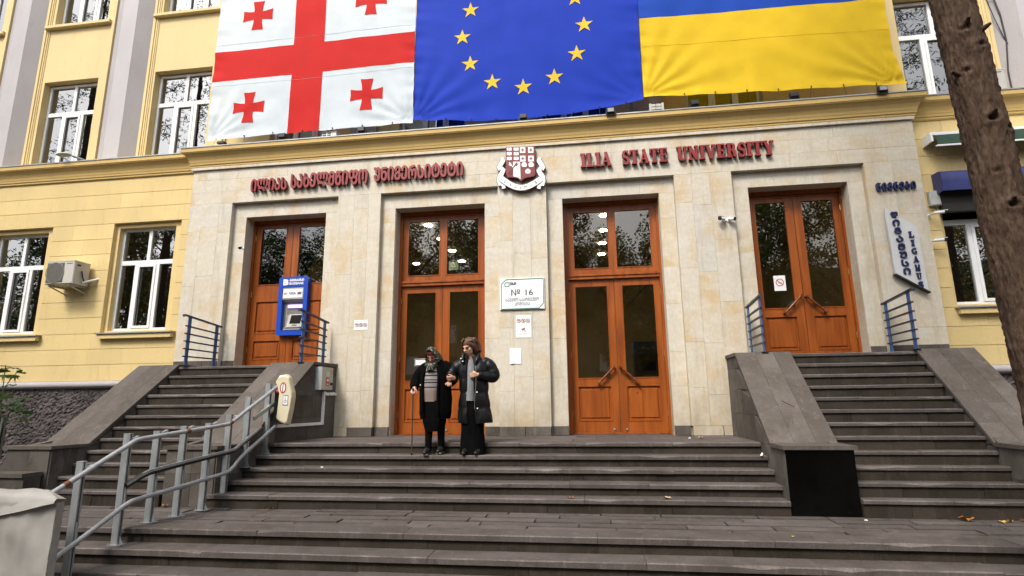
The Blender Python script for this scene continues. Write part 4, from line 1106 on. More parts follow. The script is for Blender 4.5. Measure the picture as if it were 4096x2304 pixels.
for x, lab in ((-4.66, 'small black floodlight on the ledge under the red cross bar of the left flag'), (-3.05, 'small black floodlight on the ledge right of the boxy vent under the left flag'), (.05, 'small black floodlight on the ledge below the lowest yellow star'), (1.62, 'black floodlight with pale glass on the ledge under the right part of the star flag'), (3.08, 'small black floodlight on the ledge under the left part of the yellow flag'), (4.73, 'small black floodlight on the ledge under the middle of the yellow flag'), (6.10, 'black floodlight with pale glass at the right end of the cornice')):
    floodlight(x, -.16 if x not in (1.62, 6.10) else -.215, LEDGE+.02 if x not in (1.62, 6.10) else LEDGE-.03, 0, lab, x in (1.62, 6.10))
t = T('floodlight', 'black floodlight lying at the left end of the portal cornice', 'floodlight', (-5.97, -.1, LEDGE+.02))
b = MB(); b.box(-6.05, -5.90, -.16, -.06, LEDGE+.05, LEDGE+.09); b.build('lamp_housing', M['blacks'], t); k = MB(); k.bar((-6.03, -.11, LEDGE+.02), (-6.03, -.11, LEDGE+.06), .02, .02); k.bar((-5.92, -.11, LEDGE+.02), (-5.92, -.11, LEDGE+.06), .02, .02); k.build('bracket', M['blacks'], t)
t = T('ledge_lamp', 'flat grey lamp head sticking out over the left cornice, in front of a window', 'lamp', (-9.55, -.1, 5.57))
b = MB(); n = 12
b.sphere((-9.52, -.12, 5.66), .17, 14, 8, 0, (1, .55, .20)); b.build('lamp_head', M['greyb'], t); b = MB(); b.tube([(-9.38, -.06, 5.65), (-9.22, .05, 5.60), (-9.1, .3, 5.56)], .022, 8); b.build('lamp_arm', M['steel'], t)
# air conditioners
def aircon(label, x0, x1, z0, z1, y0, y1, grille_side=-1, brackets=True, group='air conditioner units on the facade'):
    t = T('air_conditioner', label, 'air conditioner', ((x0+x1)/2, y1, z0), group)
    b = MB(); b.bbox(x0, x1, y0, y1, z0, z1, .012); b.box(x0-.004, x1+.004, y0-.004, y1, z1-.012, z1+.006); b.build('housing', M['acw'], t)
    xs = x0+(x1-x0)*.64; cx, cz = (x0+xs)/2+.005, (z0+z1)/2; r = (z1-z0)*.44
    g = MB(); g.add([(x0+.02, y0-.003, z0+.03), (xs, y0-.003, z0+.03), (xs, y0-.003, z1-.035), (x0+.02, y0-.003, z1-.035)], [(0, 1, 2, 3)])
    g.build('fan_recess', M['acd'], t)
    fr = MB(); fr.tube([(cx+r*math.cos(a*.2618), y0-.007, cz+r*math.sin(a*.2618)) for a in range(25)], .006, 6)
    z = z0+.045
    while z < z1-.05: fr.box(x0+.025, xs-.005, y0-.014, y0-.008, z, z+.005); z += .0145
    fr.build('fan_grille', M['acg'], t)
    MB().box(xs+.05, x1-.05, y0-.003, y0, z1-.06, z1-.045).build('badge', M['ink3'], t)
    if brackets:
        k = MB()
        for x in (x0+.06, x1-.10): k.bar((x, y0+.03, z0-.015), (x, W0, z0-.015), .03, .03); k.bar((x, y0+.05, z0-.03), (x, W0, z0-.13), .02, .02)
        k.build('bracket', M['acw'], t)
        p = MB(); p.tube([(x1+.01, y0+.16, z0+.27), (x1+.035, y0+.17, z0+.16), (x1+.03, y0+.22, z0+.07), (x1+.08, y0+.30, z0+.10), (x1+.14, W0, z0+.15)], .012, 8); p.build('pipe', M['blacks'], t)
        p = MB(); p.tube([(x1+.02, y0+.2, z0+.05), (x1+.09, y0+.28, z0+.10), (x1+.16, W0+.01, z0+.16)], .02, 8); p.build('pipe_sleeve', M['white'], t)
        MB().box(x1-.001, x1+.012, y0+.06, y0+.13, z1-.09, z1-.06).build('grip', M['blacks'], t)
    return t
M['acw'] = simple('aircon_paint', (.47, .455, .415), .5, .06, 6); M['acd'] = simple('aircon_recess', (.10, .095, .09), .6, .1, 5); M['acg'] = simple('aircon_grille', (.28, .265, .25), .5, .1, 6)
aircon('beige air conditioner on brackets between two left ground floor windows', -9.31, -8.70, 2.88, 3.33, -.28, .06)
aircon('pale air conditioner on the right ledge, half behind the tree trunk', 7.45, 8.12, 5.55, 5.92, -.02, .26, brackets=False)
t = T('vent_box', 'white boxy vent with black slots on the ledge under the left flag', 'vent', (-3.75, .1, LEDGE+.02))
b = MB(); b.bbox(-3.98, -3.68, .08, .40, LEDGE+.022, LEDGE+.25, .006); b.build('housing', M['white'], t)
for k in range(4):
    for j in range(2): MB().box(-3.965+j*.10, -3.885+j*.10, .076, .082, LEDGE+.04+k*.05, LEDGE+.075+k*.05).build('slot', M['blacks'], t)
t = T('ledge_crate', 'weathered wooden crate on the ledge where the blue and yellow flags meet', 'crate', (2.45, .1, LEDGE+.02))
for x in (2.33, 2.55): MB().box(x, x+.035, .05, .09, LEDGE+.022, LEDGE+.27).build('post', M['greyb'], t)
for z in (.03, .09, .15, .21): MB().box(2.366, 2.549, .055, .07, LEDGE+z, LEDGE+z+.045).build('slat', M['acw'], t)
MB().box(2.34, 2.58, .092, .30, LEDGE+.024, LEDGE+.22).build('box', M['acd'], t)
# security cameras
def bullet_cam(label, base, tip, group=None, r=.028, wall=None):
    b, p = Vector(base), Vector(tip); d = (p-b).normalized()
    t = T('security_camera', label, 'camera', base, group)
    m = MB(); w = wall if wall is not None else Vector((b.x, 0, b.z-.0)); m.tube([w, w+Vector((0, -.02, 0))], .035, 12); m.tube([w+Vector((0, -.015, 0)), b], .012, 8); m.build('mount', M['white'], t)
    m = MB(); m.tube([b, b+d*.01, b+d*((p-b).length-.03)], [r*.9, r, r], 12); m.build('camera_body', M['white'], t)
    m = MB(); m.tube([p-d*.03, p, p+d*.001], [r*1.01, r*1.01, r*.6], 12); m.build('lens', M['blacks'], t)
    u = MB(); q = b+Vector((0, 0, r)); u.bar(q+d*.01, p+Vector((0, 0, r+.003))+d*.015, r*1.9, .006); u.build('sun_hood', M['white'], t)
bullet_cam('tiny white camera on the stone jamb left of the cash machine door', (-5.395, -.05, 3.485), (-5.375, -.13, 3.455), r=.027)
bullet_cam('white camera pointing left, of the pair between the third and fourth doors', (3.43, -.06, 3.545), (3.33, -.11, 3.55), 'paired cameras', .032)
bullet_cam('white camera pointing right, of the pair between the third and fourth doors', (3.50, -.06, 3.545), (3.60, -.11, 3.525), 'paired cameras', .032)
bullet_cam('upper white camera on the yellow wall right of the stone portal', (6.69, -.02, 3.475), (6.84, -.08, 3.47), None, .024, Vector((6.67, W0, 3.47)))
bullet_cam('lower white camera on the yellow wall right of the stone portal', (6.62, -.02, 3.02), (6.77, -.07, 3.01), None, .028, Vector((6.63, W0, 3.0)))
t = T('wall_box', 'small light grey box on the yellow wall beside the blue awning', 'box', (6.77, .1, 3.74)); MB().bbox(6.70, 6.865, .04, .118, 3.625, 3.875, .012).build('cover', M['greyb'], t)
c = MB(); c.tube([(6.78, .09, 3.62), (6.80, .1, 3.55), (6.72, .1, 3.5)], .005, 5); c.build('cable', M['blacks'], t)
# awnings
t = T('awning', 'rolled dark green awning in a white cassette high on the right wall', 'awning', (8, .1, 4.7))
b = MB(); b.box(6.76, 9.6, -.12, .117, 4.775, 4.825); b.box(6.76, 6.79, -.14, .117, 4.66, 4.775); b.build('cassette', M['white'], t)
b = MB(); V = []; n = 30
for k in range(n+1):
    x = 6.83+2.75*k/n
    for j in range(7):
        a = j/6; V.append((x, -.118-.05*math.sin(a*1.5)+.004*math.sin(x*6+j), 4.776-.20*a-.004*math.sin(x*3)))
b.add(V, [(k*7+j, (k+1)*7+j, (k+1)*7+j+1, k*7+j+1) for k in range(n) for j in range(6)], 0, True); b.build('fabric', simple('dark_green_fabric', (.012, .045, .025), .7, .2, 6, .1), t)
b = MB(); b.box(6.80, 9.6, -.185, -.158, 4.553, 4.578); b.build('front_bar', M['white'], t)
t = T('awning', 'navy blue curved awning over the right ground floor window, behind the tree', 'awning', (7.9, .1, 3.9))
pr = [(.115, 4.165), (-.04, 4.16), (-.10, 4.145), (-.125, 4.11), (-.13, 3.97), (-.125, 3.81)]
b = MB(); V = []; n = 24; m_ = len(pr)-1
for k in range(n+1):
    x = 6.815+1.64*k/n
    for j, (y, z) in enumerate(pr): V.append((x, y+.006*math.sin(k*1.3)*(j > 1)+.008*noise.noise((x*4, z*4, 1)), z))
b.add(V, [(k*(m_+1)+j, k*(m_+1)+j+1, (k+1)*(m_+1)+j+1, (k+1)*(m_+1)+j) for k in range(n) for j in range(m_)], 0, True)
for x in (6.815, 8.455): b.add([(x, y, z) for y, z in pr]+[(x, .115, 3.80)], [tuple(range(m_+2))])
b.build('fabric', simple('navy_fabric', (.018, .026, .13), .40, .2, 5, .1), t); b = MB()
b.box(6.86, 8.41, .02, .115, 3.50, 3.86)  # dark box standing in for the shadow inside the awning, over the window top
b.build('awning_shadow_box', M['dark'], t)
# cable on the upper right wall
t = T('wall_cable', 'thin grey cable looping down the yellow wall at the upper right', 'cable', (8.6, .6, 7.4))
c = MB(); c.tube([(8.50, .58, 7.75), (8.60, .55, 7.7), (8.66, .55, 7.3), (8.68, .56, 6.8), (8.62, .58, 6.2), (8.6, .55, 5.6)], .012, 6); c.tube([(8.50, .58, 7.74), (8.56, .57, 7.3), (8.64, .56, 6.9), (8.75, .57, 6.55), (8.85, .6, 6.3)], .008, 6); c.build('wire', M['blacks'], t)
# ---- cash machine fixed to the left door
AT = T('cash_machine', 'blue and silver cash machine mounted on the left wooden door', 'cash machine', (-4.475, D0, 1.83))
M['atmb'] = simple('atm_blue', (.006, .055, .42), .35, .05, 5); M['silver'] = simple('silver_plastic', (.36, .345, .33), .38, .06, 5, metal=.25); M['silverd'] = simple('silver_dark', (.17, .16, .155), .45, .1, 5)
def rrect(x0, x1, z0, z1, r, n=5):
    P = []
    for cx, cz, a in ((x1-r, z0+r, -90), (x1-r, z1-r, 0), (x0+r, z1-r, 90), (x0+r, z0+r, 180)): P += arc(cx, cz, r, a, a+90, n)
    return P
ax0, ax1, az0, az1, ay = -4.77, -4.18, 1.83, 2.955, .285
o = rrect(ax0, ax1, az0, az1, .05); inn = rrect(-4.685, -4.262, 1.925, 2.752, .004)
mb = MB(); n = len(o)
V = [(x, ay, z) for x, z in o]+[(x, ay, z) for x, z in inn]+[(x, D0+.0, z) for x, z in o]+[(x, ay+.098, z) for x, z in inn]
mb.add(V, [(i, (i+1) % n, (i+1) % n+n, i+n) for i in range(n)]+[(i, i+2*n, (i+1) % n+2*n, (i+1) % n) for i in range(n)]+[(i+n, (i+1) % n+n, (i+1) % n+3*n, i+3*n) for i in range(n)])
mb.build('fascia', M['atmb'], AT)
mb = MB(); mb.box(-4.685, -4.262, ay+.094, ay+.099, 1.925, 2.752)
mb.add([(-4.683, ay+.01, 2.75), (-4.264, ay+.01, 2.75), (-4.264, ay+.004, 2.52), (-4.683, ay+.004, 2.52), (-4.264, ay+.05, 2.475), (-4.683, ay+.05, 2.475)], [(0, 3, 2, 1), (3, 5, 4, 2)])
mb.build('inner_panel', M['silver'], AT)
mb = MB(); mb.add([(-4.683, ay+.05, 2.475), (-4.264, ay+.05, 2.475), (-4.264, ay+.092, 2.44), (-4.683, ay+.092, 2.44)], [(0, 3, 2, 1)]); mb.add([(-4.62, ay+.091, 2.235), (-4.264, ay+.091, 2.235), (-4.264, ay+.091, 2.44), (-4.62, ay+.091, 2.44)], [(0, 1, 2, 3)]); mb.build('hood_underside', M['silverd'], AT)
MB().box(-4.60, -4.264, ay+.07, ay+.089, 2.36, 2.425).build('light_strip', m_emit('violet_light', (.50, .42, .85), .55), AT)
MB().box(-4.668, -4.28, ay-.002, ay+.006, 2.545, 2.715).build('card_strip', simple('card_strip', (.72, .76, .84), .4, .03, 5), AT)
mb = MB(); mb.plate([(x, z) for x, z in arc(-4.632, 2.63, .020, 0, 330, 11)], ay-.004, ay); mb.build('card_mark', M['red'], AT); mb = MB(); mb.plate(arc(-4.612, 2.63, .020, 0, 330, 11), ay-.005, ay-.001); mb.build('card_mark', simple('orange_print', (.75, .28, .03), .5, .05, 5), AT)
text_on(AT, 'VISA', -4.548, -4.412, 2.608, 2.652, ay-.004, .003, M['ink2'], 'lettering', .03)
for (a, b, m_) in ((-4.385, -4.352, M['red']), (-4.35, -4.337, M['navy']), (-4.335, -4.305, simple('teal_print', (.02, .2, .3), .5, .05, 5))): MB().plate([(a, 2.605), (b, 2.605), (b+.008, 2.655), (a+.008, 2.655)], ay-.004, ay).build('card_mark', m_, AT)
text_on(AT, 'ᲑᲐᲖᲘᲡᲑᲐᲜᲙᲘ', -4.555, -4.265, 2.865, 2.912, ay-.004, .006, M['white'], 'lettering', .05); text_on(AT, 'BASISBANK', -4.555, -4.265, 2.80, 2.845, ay-.004, .006, M['white'], 'lettering', .035)
text_on(AT, 'B', -4.675, -4.605, 2.795, 2.905, ay-.004, .006, M['white'], 'lettering', .06); text_on(AT, 'B', -4.635, -4.58, 2.80, 2.90, ay-.003, .006, M['white'], 'lettering', .05)
mb = MB(); mb.hexa([(-4.60, ay+.03, 1.94), (-4.29, ay+.03, 1.94), (-4.60, ay+.093, 1.94), (-4.29, ay+.093, 1.94), (-4.565, ay+.085, 2.24), (-4.27, ay+.085, 2.24), (-4.565, ay+.093, 2.24), (-4.27, ay+.093, 2.24)]); mb.box(-4.60, -4.29, ay+.0, ay+.03, 1.975, 1.99); mb.box(-4.62, -4.28, ay-.01, ay+.09, 1.93, 1.955); mb.build('keypad_shelf', M['silver'], AT)
def onsl(u, v, o=.004): # point on the sloping console
    z = 1.94+.30*v; y = ay+.03+.055*v-o; x = -4.60+.035*v+(.31-.015*v)*u; return (x, y, z)
mb = MB(); mb.add([onsl(.17, .38), onsl(.90, .38), onsl(.90, .94), onsl(.17, .94)], [(0, 1, 2, 3)]); mb.build('screen', simple('dark_screen', (.003, .0035, .0035), .5, .1, 5, spec=.1), AT)
mb = MB(); mb.add([onsl(.36, .25), onsl(.68, .25), onsl(.68, .31), onsl(.36, .31)], [(0, 1, 2, 3)]); mb.build('card_slot', M['blacks'], AT)
# ---- blue railings on the upper landings
def railing(label, p0, p1, z0, z1, tz0, tz1, over0, over1):
    a, b = Vector((p0[0], p0[1], 0)), Vector((p1[0], p1[1], 0)); d = (b-a).normalized()
    t = T('blue_railing', label, 'railing', (a.x, a.y, z0), 'blue railings on the upper landings')
    for q, zt, zb in ((a, tz0, z0), (b, tz1, z1)):
        mb = MB(); mb.bar((q.x, q.y, zb), (q.x, q.y, zt-.012), .018, .058, (d.x, d.y, 0)); mb.build('post', M['blue'], t)
        MB().box(q.x-.05, q.x+.05, q.y-.05, q.y+.05, zb-.002, zb+.008).build('foot_plate', M['bluet'], t)
    mb = MB(); A = a-d*over0; B = b+d*over1; L = (b-a).length; sl = (tz1-tz0)/L
    mb.bar((A.x, A.y, tz0-sl*over0), (B.x, B.y, tz1+sl*over1), .052, .026); mb.tube([(A.x, A.y, tz0-sl*over0-.012), (A.x-d.x*.02, A.y-d.y*.02, tz0-sl*over0-.012)], .026, 10); mb.build('handrail', M['bluet'], t)
    for k in range(5):
        u = (k+.65)/5.6; za = z0+.06+(tz0-z0-.10)*u; zb = z1+.06+(tz1-z1-.10)*u
        A = a-d*.07; B = b+d*.06
        MB().bar((A.x, A.y, za), (B.x, B.y, zb), .036, .022).build('rail_bar', M['bluet'], t)
railing('blue railing at the left edge of the left landing, beside the yellow wall', (-5.86, -.62), (-5.705, -.10), 1.245, 1.245, 2.09, 1.995, .11, .10)
railing('blue railing in front of the cash machine', (-3.725, -.62), (-3.60, -.10), 1.245, 1.245, 2.115, 2.01, .11, .09)
railing('blue railing at the left edge of the right landing, by the far right door', (3.69, -.62), (3.655, -.10), 1.245, 1.245, 2.10, 2.03, .07, .06)
railing('blue railing under the slanted grey signboard', (5.79, -.62), (5.72, -.10), 1.245, 1.245, 2.10, 2.02, .12, .08)
# ---- grey control box with conduit on the parapet
CB = T('control_box', 'grey metal control box with a red sticker on the left parapet wall', 'electrical box', (-3.44, -.33, .79))
mb = MB(); mb.box(-3.50, -3.40, -.545, -.125, .79, 1.175); mb.build('housing', simple('control_box_grey', (.36, .40, .43), .45, .06, 5), CB)
mb = MB(); mb.box(-3.399, -3.38, -.54, -.13, .795, 1.17); mb.build('box_door', simple('control_box_door', (.40, .405, .37), .45, .06, 5), CB)
def yplate(x, y0, y1, z0, z1, m, name, par): return MB().box(x, x+.003, y0, y1, z0, z1).build(name, m, par)
yplate(-3.3790, -0.385, -0.275, .86, 1.0, M['red'], 'sticker', CB); yplate(-3.3775, -0.365, -0.295, .935, .975, M['white'], 'sticker', CB); yplate(-3.3775, -0.360, -0.300, .88, .895, M['white'], 'sticker', CB)
yplate(-3.3790, -0.375, -0.285, 1.02, 1.09, M['white'], 'sticker', CB); yplate(-3.3775, -0.355, -0.305, 1.03, 1.08, M['greyb'], 'sticker', CB); yplate(-3.3790, -0.215, -0.160, 1.06, 1.145, simple('orange_sticker', (.52, .26, .10), .5, .05, 5), 'sticker', CB)
mb = MB(); mb.tube([(-3.38, -.205, .895), (-3.335, -.205, .895)], .022, 10); mb.build('lock', M['blacks'], CB)
CD = T('cable_trunking', 'white cable trunking running round the side of the left parapet', 'trunking', (-3.5, -.6, .3))
M['trunk'] = simple('white_trunking', (.74, .75, .76), .5, .06, 6)
xin = lambda y: -3.86+.2*(y+2.4)
def run(pts, names='trunking'):
    for (ya, za), (yb, zb) in zip(pts[:-1], pts[1:]): MB().bar((xin(ya)+.018, ya, za), (xin(yb)+.018, yb, zb), .036, .045, (0, 0, 1) if abs(za-zb) < .1 else (0, 1, 0)).build('trunking', M['trunk'], CD)
for a, b in ((-1.44, -1.10), (-1.095, -.73), (-.725, -.36)): run([(a, .235), (b, .235)])
run([(-.335, .215), (-.335, .765)])
for a, b in ((-.31, -.21), (-.205, -.11), (-.105, -.004)): run([(a, .735), (b, .715)])
# ================================================================ wheelchair lift: rails, posts, drive unit, covered platform
LR = T('lift_rail', 'galvanised wheelchair lift rails on posts climbing beside the central steps', 'lift rail', (-3.9, -2.6, ZP))
ln = lambda y: -3.405+.1667*y
posts = [(-1.53, ZN[1]-.02-.14, .86), (-1.89, ZN[3]+.0, .67), (-2.30, ZP, .43), (-2.63, ZP, .32), (-3.0, ZP, .30), (-3.36, ZP, .26), (-3.69, -.90, .25), (-4.19, -1.21, 0.0)]
posts[0] = (-1.78, ZN[1], .86); posts[1] = (-2.06, ZN[2], .67)
posts = [(-1.60, ZN[1], .86), (-1.98, ZN[2], .66), (-2.30, ZP, .43), (-2.63, ZP, .32), (-3.0, ZP, .30), (-3.36, ZP, .26), (-3.72, -.90, .25), (-4.19, -1.21, 0.0)]
for y, zb, zt in posts:
    x = ln(y); p = MB()
    # open C-section post
    p.box(x-.045, x-.038, y-.025, y+.025, zb+.006, zt); p.box(x-.038, x+.03, y-.025, y-.018, zb+.006, zt); p.box(x-.038, x+.03, y+.018, y+.025, zb+.006, zt); p.box(x+.022, x+.03, y-.018, y-.008, zb+.006, zt); p.box(x+.022, x+.03, y+.008, y+.018, zb+.006, zt); p.box(x-.046, x+.031, y-.026, y+.026, zt, zt+.008)
    po = p.build('post', M['steel'], LR)
    f = MB(); f.box(x-.07, x+.09, y-.05, y+.05, zb, zb+.008); f.add([(x+.03, y-.004, zb+.008), (x+.085, y-.004, zb+.008), (x+.03, y-.004, zb+.09), (x+.03, y+.004, zb+.008), (x+.085, y+.004, zb+.008), (x+.03, y+.004, zb+.09)], [(0, 1, 2), (3, 5, 4), (1, 4, 5, 2)])
    for bx in (x-.06, x+.075): f.tube([(bx, y-.035, zb+.006), (bx, y-.035, zb+.022)], .008, 6)
    f.build('foot_plate', M['steel'], po)
def Lp(y, z, dx=.07): return Vector((ln(y)+dx, y, z))
def smooth_path(pts, n=6):
    out = []
    pts = [Vector(q) for q in pts]; P = [pts[0]]+pts+[pts[-1]]
    for i in range(1, len(P)-2):
        for k in range(n):
            t = k/n; a, b, c, d = P[i-1], P[i], P[i+1], P[i+2]
            out.append(.5*((2*b)+(c-a)*t+(2*a-5*b+4*c-d)*t*t+(3*b-a-3*c+d)*t**3))
    out.append(pts[-1]); return out
top = smooth_path([Lp(-1.46, .86), Lp(-1.78, .665), Lp(-2.08, .49), Lp(-2.25, .385), Lp(-2.38, .315), Lp(-2.5, .295), Lp(-3.0, .25), Lp(-3.5, .205), Lp(-3.68, .185), Lp(-3.80, .125), Lp(-3.96, .04), Lp(-4.3, -.15), Lp(-4.56, -.29)])
MB().tube(top, .026, 12).build('upper_rail', M['tubep'], LR)
low = smooth_path([Lp(-1.40, .55), Lp(-1.42, .40), Lp(-1.49, .27), Lp(-1.62, .17), Lp(-2.11, -.13), Lp(-2.26, -.265), Lp(-2.38, -.32), Lp(-2.7, -.36), Lp(-3.2, -.415), Lp(-3.55, -.45), Lp(-3.70, -.48), Lp(-3.9, -.59), Lp(-4.32, -.83), Lp(-4.52, -.94)])
MB().tube(low, .025, 12).build('lower_rail', M['tubep'], LR)
def cbar(pts, name, w=.035, h=.05, dark=0):
    m = MB()
    for a, b in zip(pts[:-1], pts[1:]):
        m.bar(a, b, w, .006, (0, 0, 1)) 
        m.bar(a+Vector((.0, 0, -h/2)), b+Vector((0, 0, -h/2)), .006, h, (0, 0, 1), dark); m.bar(a+Vector((w/2, 0, -h*.2)), b+Vector((w/2, 0, -h*.2)), .005, h*.4, (0, 0, 1))
    return m.build(name, [M['steel'], M['blacks']], LR)
cbar([Lp(-1.79, .25, .06), Lp(-2.25, -.02, .06), Lp(-2.99, -.10, .06), Lp(-3.47, -.155, .06), Lp(-3.58, -.19, .06), Lp(-3.75, -.27, .06)], 'rack_channel', .035, .06, 1)
MB().bar(Lp(-3.75, -.285, .06), Lp(-3.56, -.20, .06), .03, .045).build('rack_end', M['blacks'], LR)
cbar([Lp(-1.93, .385, .045), Lp(-1.51, .61, .045)], 'drive_channel', .03, .06)
for y, zt in ((-1.60, .775), (-1.98, .55), (-2.30, .36), (-2.63, .285), (-3.0, .25), (-3.36, .218), (-3.72, .17), (-4.19, -.09)):
    m = MB(); m.bar(Lp(y, zt-.01, .02), Lp(y, zt-.01, .07), .03, .012); m.bar(Lp(y, zt+.02, .03), Lp(y+.08, zt+.02+.03, .03), .04, .02); m.build('rail_bracket', M['steel'], LR)
for y, zt in ((-1.60, .19), (-1.98, -.05), (-2.30, -.29), (-2.63, -.35), (-3.0, -.395), (-3.36, -.43), (-3.72, -.49), (-4.19, -.76)):
    m = MB(); m.bar(Lp(y, zt-.03, .02), Lp(y, zt-.03, .08), .03, .014); m.bar(Lp(y, zt-.03, .03), Lp(y, zt+.18, .03), .03, .02); m.build('rail_bracket', M['steel'], LR)
for P, i in ((top, 22), (top, 36), (top, 67)):
    q = P[min(i, len(P)-2)]; q2 = P[min(i+1, len(P)-1)]; d = (q2-q).normalized(); MB().tube([q, q+d*.055], .0275, 12).build('rusty_joint', M['rust'], LR)
# drive unit at the head of the rails
DU = T('lift_drive_unit', 'cream plastic lift drive unit with warning stickers at the top of the rails', 'lift unit', (-3.42, -1.5, .26))
pr = [(-3.585, .90), (-3.53, .985), (-3.40, 1.0), (-3.345, .955), (-3.265, .735), (-3.255, .66), (-3.275, .48), (-3.315, .275), (-3.355, .255), (-3.46, .295), (-3.53, .34), (-3.52, .40), (-3.50, .72), (-3.54, .82), (-3.555, .86)]
pr = [(-3.585+(x+3.585)*.86, z) for x, z in pr]; mb = MB(); n = len(pr); cx = sum(p[0] for p in pr)/n; cz = sum(p[1] for p in pr)/n
ly = [(-1.60, .90), (-1.585, .965), (-1.56, 1.0), (-1.50, 1.0), (-1.48, .96)]; V = []
for y, s in ly: V += [(cx+(x-cx)*s, y, cz+(z-cz)*s) for x, z in pr]
F = [tuple(reversed(range(n)))]+[tuple((len(ly)-1)*n+i for i in range(n))]
for k in range(len(ly)-1): F += [(k*n+i, k*n+(i+1) % n, (k+1)*n+(i+1) % n, (k+1)*n+i) for i in range(n)]
mb.add(V, F); mb.build('cover', M['cream'], DU, True)
MB().box(-3.60, -3.50, -1.56, -1.44, .30, .76).build('drive_motor', M['blacks'], DU)
mb = MB(); mb.sphere((-3.545, -1.57, .745), .028, 10, 6); mb.build('stop_button', M['red'], DU)
y = -1.6025
mb = MB(); stroke(mb, arc(-3.452, .80, .042, 0, 345, 22, .072), .016, y-.002, y+.002, True); mb.build('ban_ring', M['red'], DU)
mb = MB(); mb.plate(arc(-3.452, .80, .038, 0, 340, 16, .067), y-.001, y+.002); mb.build('sticker', M['white'], DU); mb = MB(); stroke(mb, [(-3.452, .86), (-3.455, .74)], .012, y-.003, y); mb.build('pictogram', M['ink2'], DU)
mb = MB(); mb.plate([(-3.44, .545), (-3.36, .54), (-3.36, .69), (-3.44, .695)], y-.001, y+.002); mb.build('sticker', M['navy'] if False else simple('sticker_blue', (.05, .13, .42), .5, .05, 5), DU); mb = MB(); mb.plate([(-3.433, .557), (-3.367, .552), (-3.367, .678), (-3.433, .683)], y-.0025, y+.001); mb.build('sticker', M['white'], DU)
mb = MB(); stroke(mb, arc(-3.402, .595, .018, 60, 360, 10), .006, y-.004, y); stroke(mb, [(-3.405, .655), (-3.403, .62), (-3.388, .618), (-3.382, .59)], .007, y-.0042, y); mb.plate(arc(-3.406, .665, .007, 0, 300, 6), y-.004, y); mb.build('pictogram', M['ink2'], DU)
# covered platform at lower left: slack tarpaulin over a box
TC = T('lift_cover', 'grey tarpaulin cover over the folded lift platform in the lower left corner', 'cover', (-4.6, -4.7, -1.4))
M['tarp'] = m_cloth('grey_tarpaulin', (.33, .318, .305), .6, .08, .16)
def tarp():
    mb = MB()
    A, B, Cc = Vector((-5.30, -4.30, 0)), Vector((-4.36, -4.30, 0)), Vector((-3.99, -4.40, 0))   # plan corners along the front: far left, ridge corner, right corner
    X0, X1, Ya, Yb = -5.6, -3.875, -4.64, -4.54; n, m = 46, 26; z1, z0 = -.265, -1.40
    V = []
    # front sheet
    for j in range(m+1):
        for i in range(n+1):
            u, v = i/n, j/m; x = X0+(X1-X0)*u; z = z0+(z1-.055-z0)*v
            d = .040*noise.noise((x*2.3, z*1.5, 7))+.022*noise.noise((x*6, z*4, 3))+.020*math.sin(x*7+z*3+2*noise.noise((x, z, 1)))*(1-v)+.012*noise.noise((x*14, z*3, 8))
            d += .015*math.exp(-((v-.80)*9)**2)*noise.noise((x*6, 1, 1))
            V.append((x+.02*noise.noise((z*3, 2, 2))*(u > .95), Ya-d, z+.012*noise.noise((x*2, 9, 1))))
    F = [(j*(n+1)+i, j*(n+1)+i+1, (j+1)*(n+1)+i+1, (j+1)*(n+1)+i) for j in range(m) for i in range(n)]
    mb.add(V, F, 0, True)
    # right side
    V = []
    for j in range(m+1):
        for i in range(9):
            u, v = i/8, j/m; yy = Ya+(Yb-Ya)*u; z = z0+(z1-.055-z0)*v
            V.append((X1+.012*noise.noise((yy*6, z*3, 4))-.02*u, yy, z))
    mb.add(V, [(j*9+i, j*9+i+1, (j+1)*9+i+1, (j+1)*9+i) for j in range(m) for i in range(8)], 0, True)
    o = mb.build('tarpaulin', M['tarp'], TC)
    fl = MB(); V = []
    hz = lambda x: z1-.05-.20*min(1, (X1-x)/.95)+.012*noise.noise((x*2.5, 0, 6))
    for j in range(5):                                       # folded-down top strip, sewn flush with the front
        for i in range(n+1):
            u = i/n; x = X0+(X1+.004-X0)*u; h0 = hz(x); V.append((x, Ya-.034-.012*noise.noise((x*4, j*.4, 2))+.007*j, h0+(z1-.015-h0)*j/4))
    for i in range(n+1):
        u = i/n; V.append((X0+(X1-.17-X0)*u, Ya+.055+.02*noise.noise((i*.3, 1, 1)), z1+.065+.018*noise.noise((i*.21, 4, 1))-.035*(1-u)))
    for i in range(n+1): V.append((X0+(X1-X0)*(i/n), Yb, z1-.035))
    fl.add(V, [(j*(n+1)+i, j*(n+1)+i+1, (j+1)*(n+1)+i+1, (j+1)*(n+1)+i) for j in range(6) for i in range(n)], 0, True)
    a, b, c = V[4*(n+1)+n], V[5*(n+1)+n], V[6*(n+1)+n]; fl.add([a, c, b], [(0, 1, 2)])
    fl.build('top_flap', M['tarp'], TC)
    mb = MB(); mb.tube([(X0+(X1+.014-X0)*i/n, Ya-.040, hz(X0+(X1+.004-X0)*i/n)) for i in range(n+1)], .004, 6); mb.build('hem', M['tarp'], TC)
tarp()
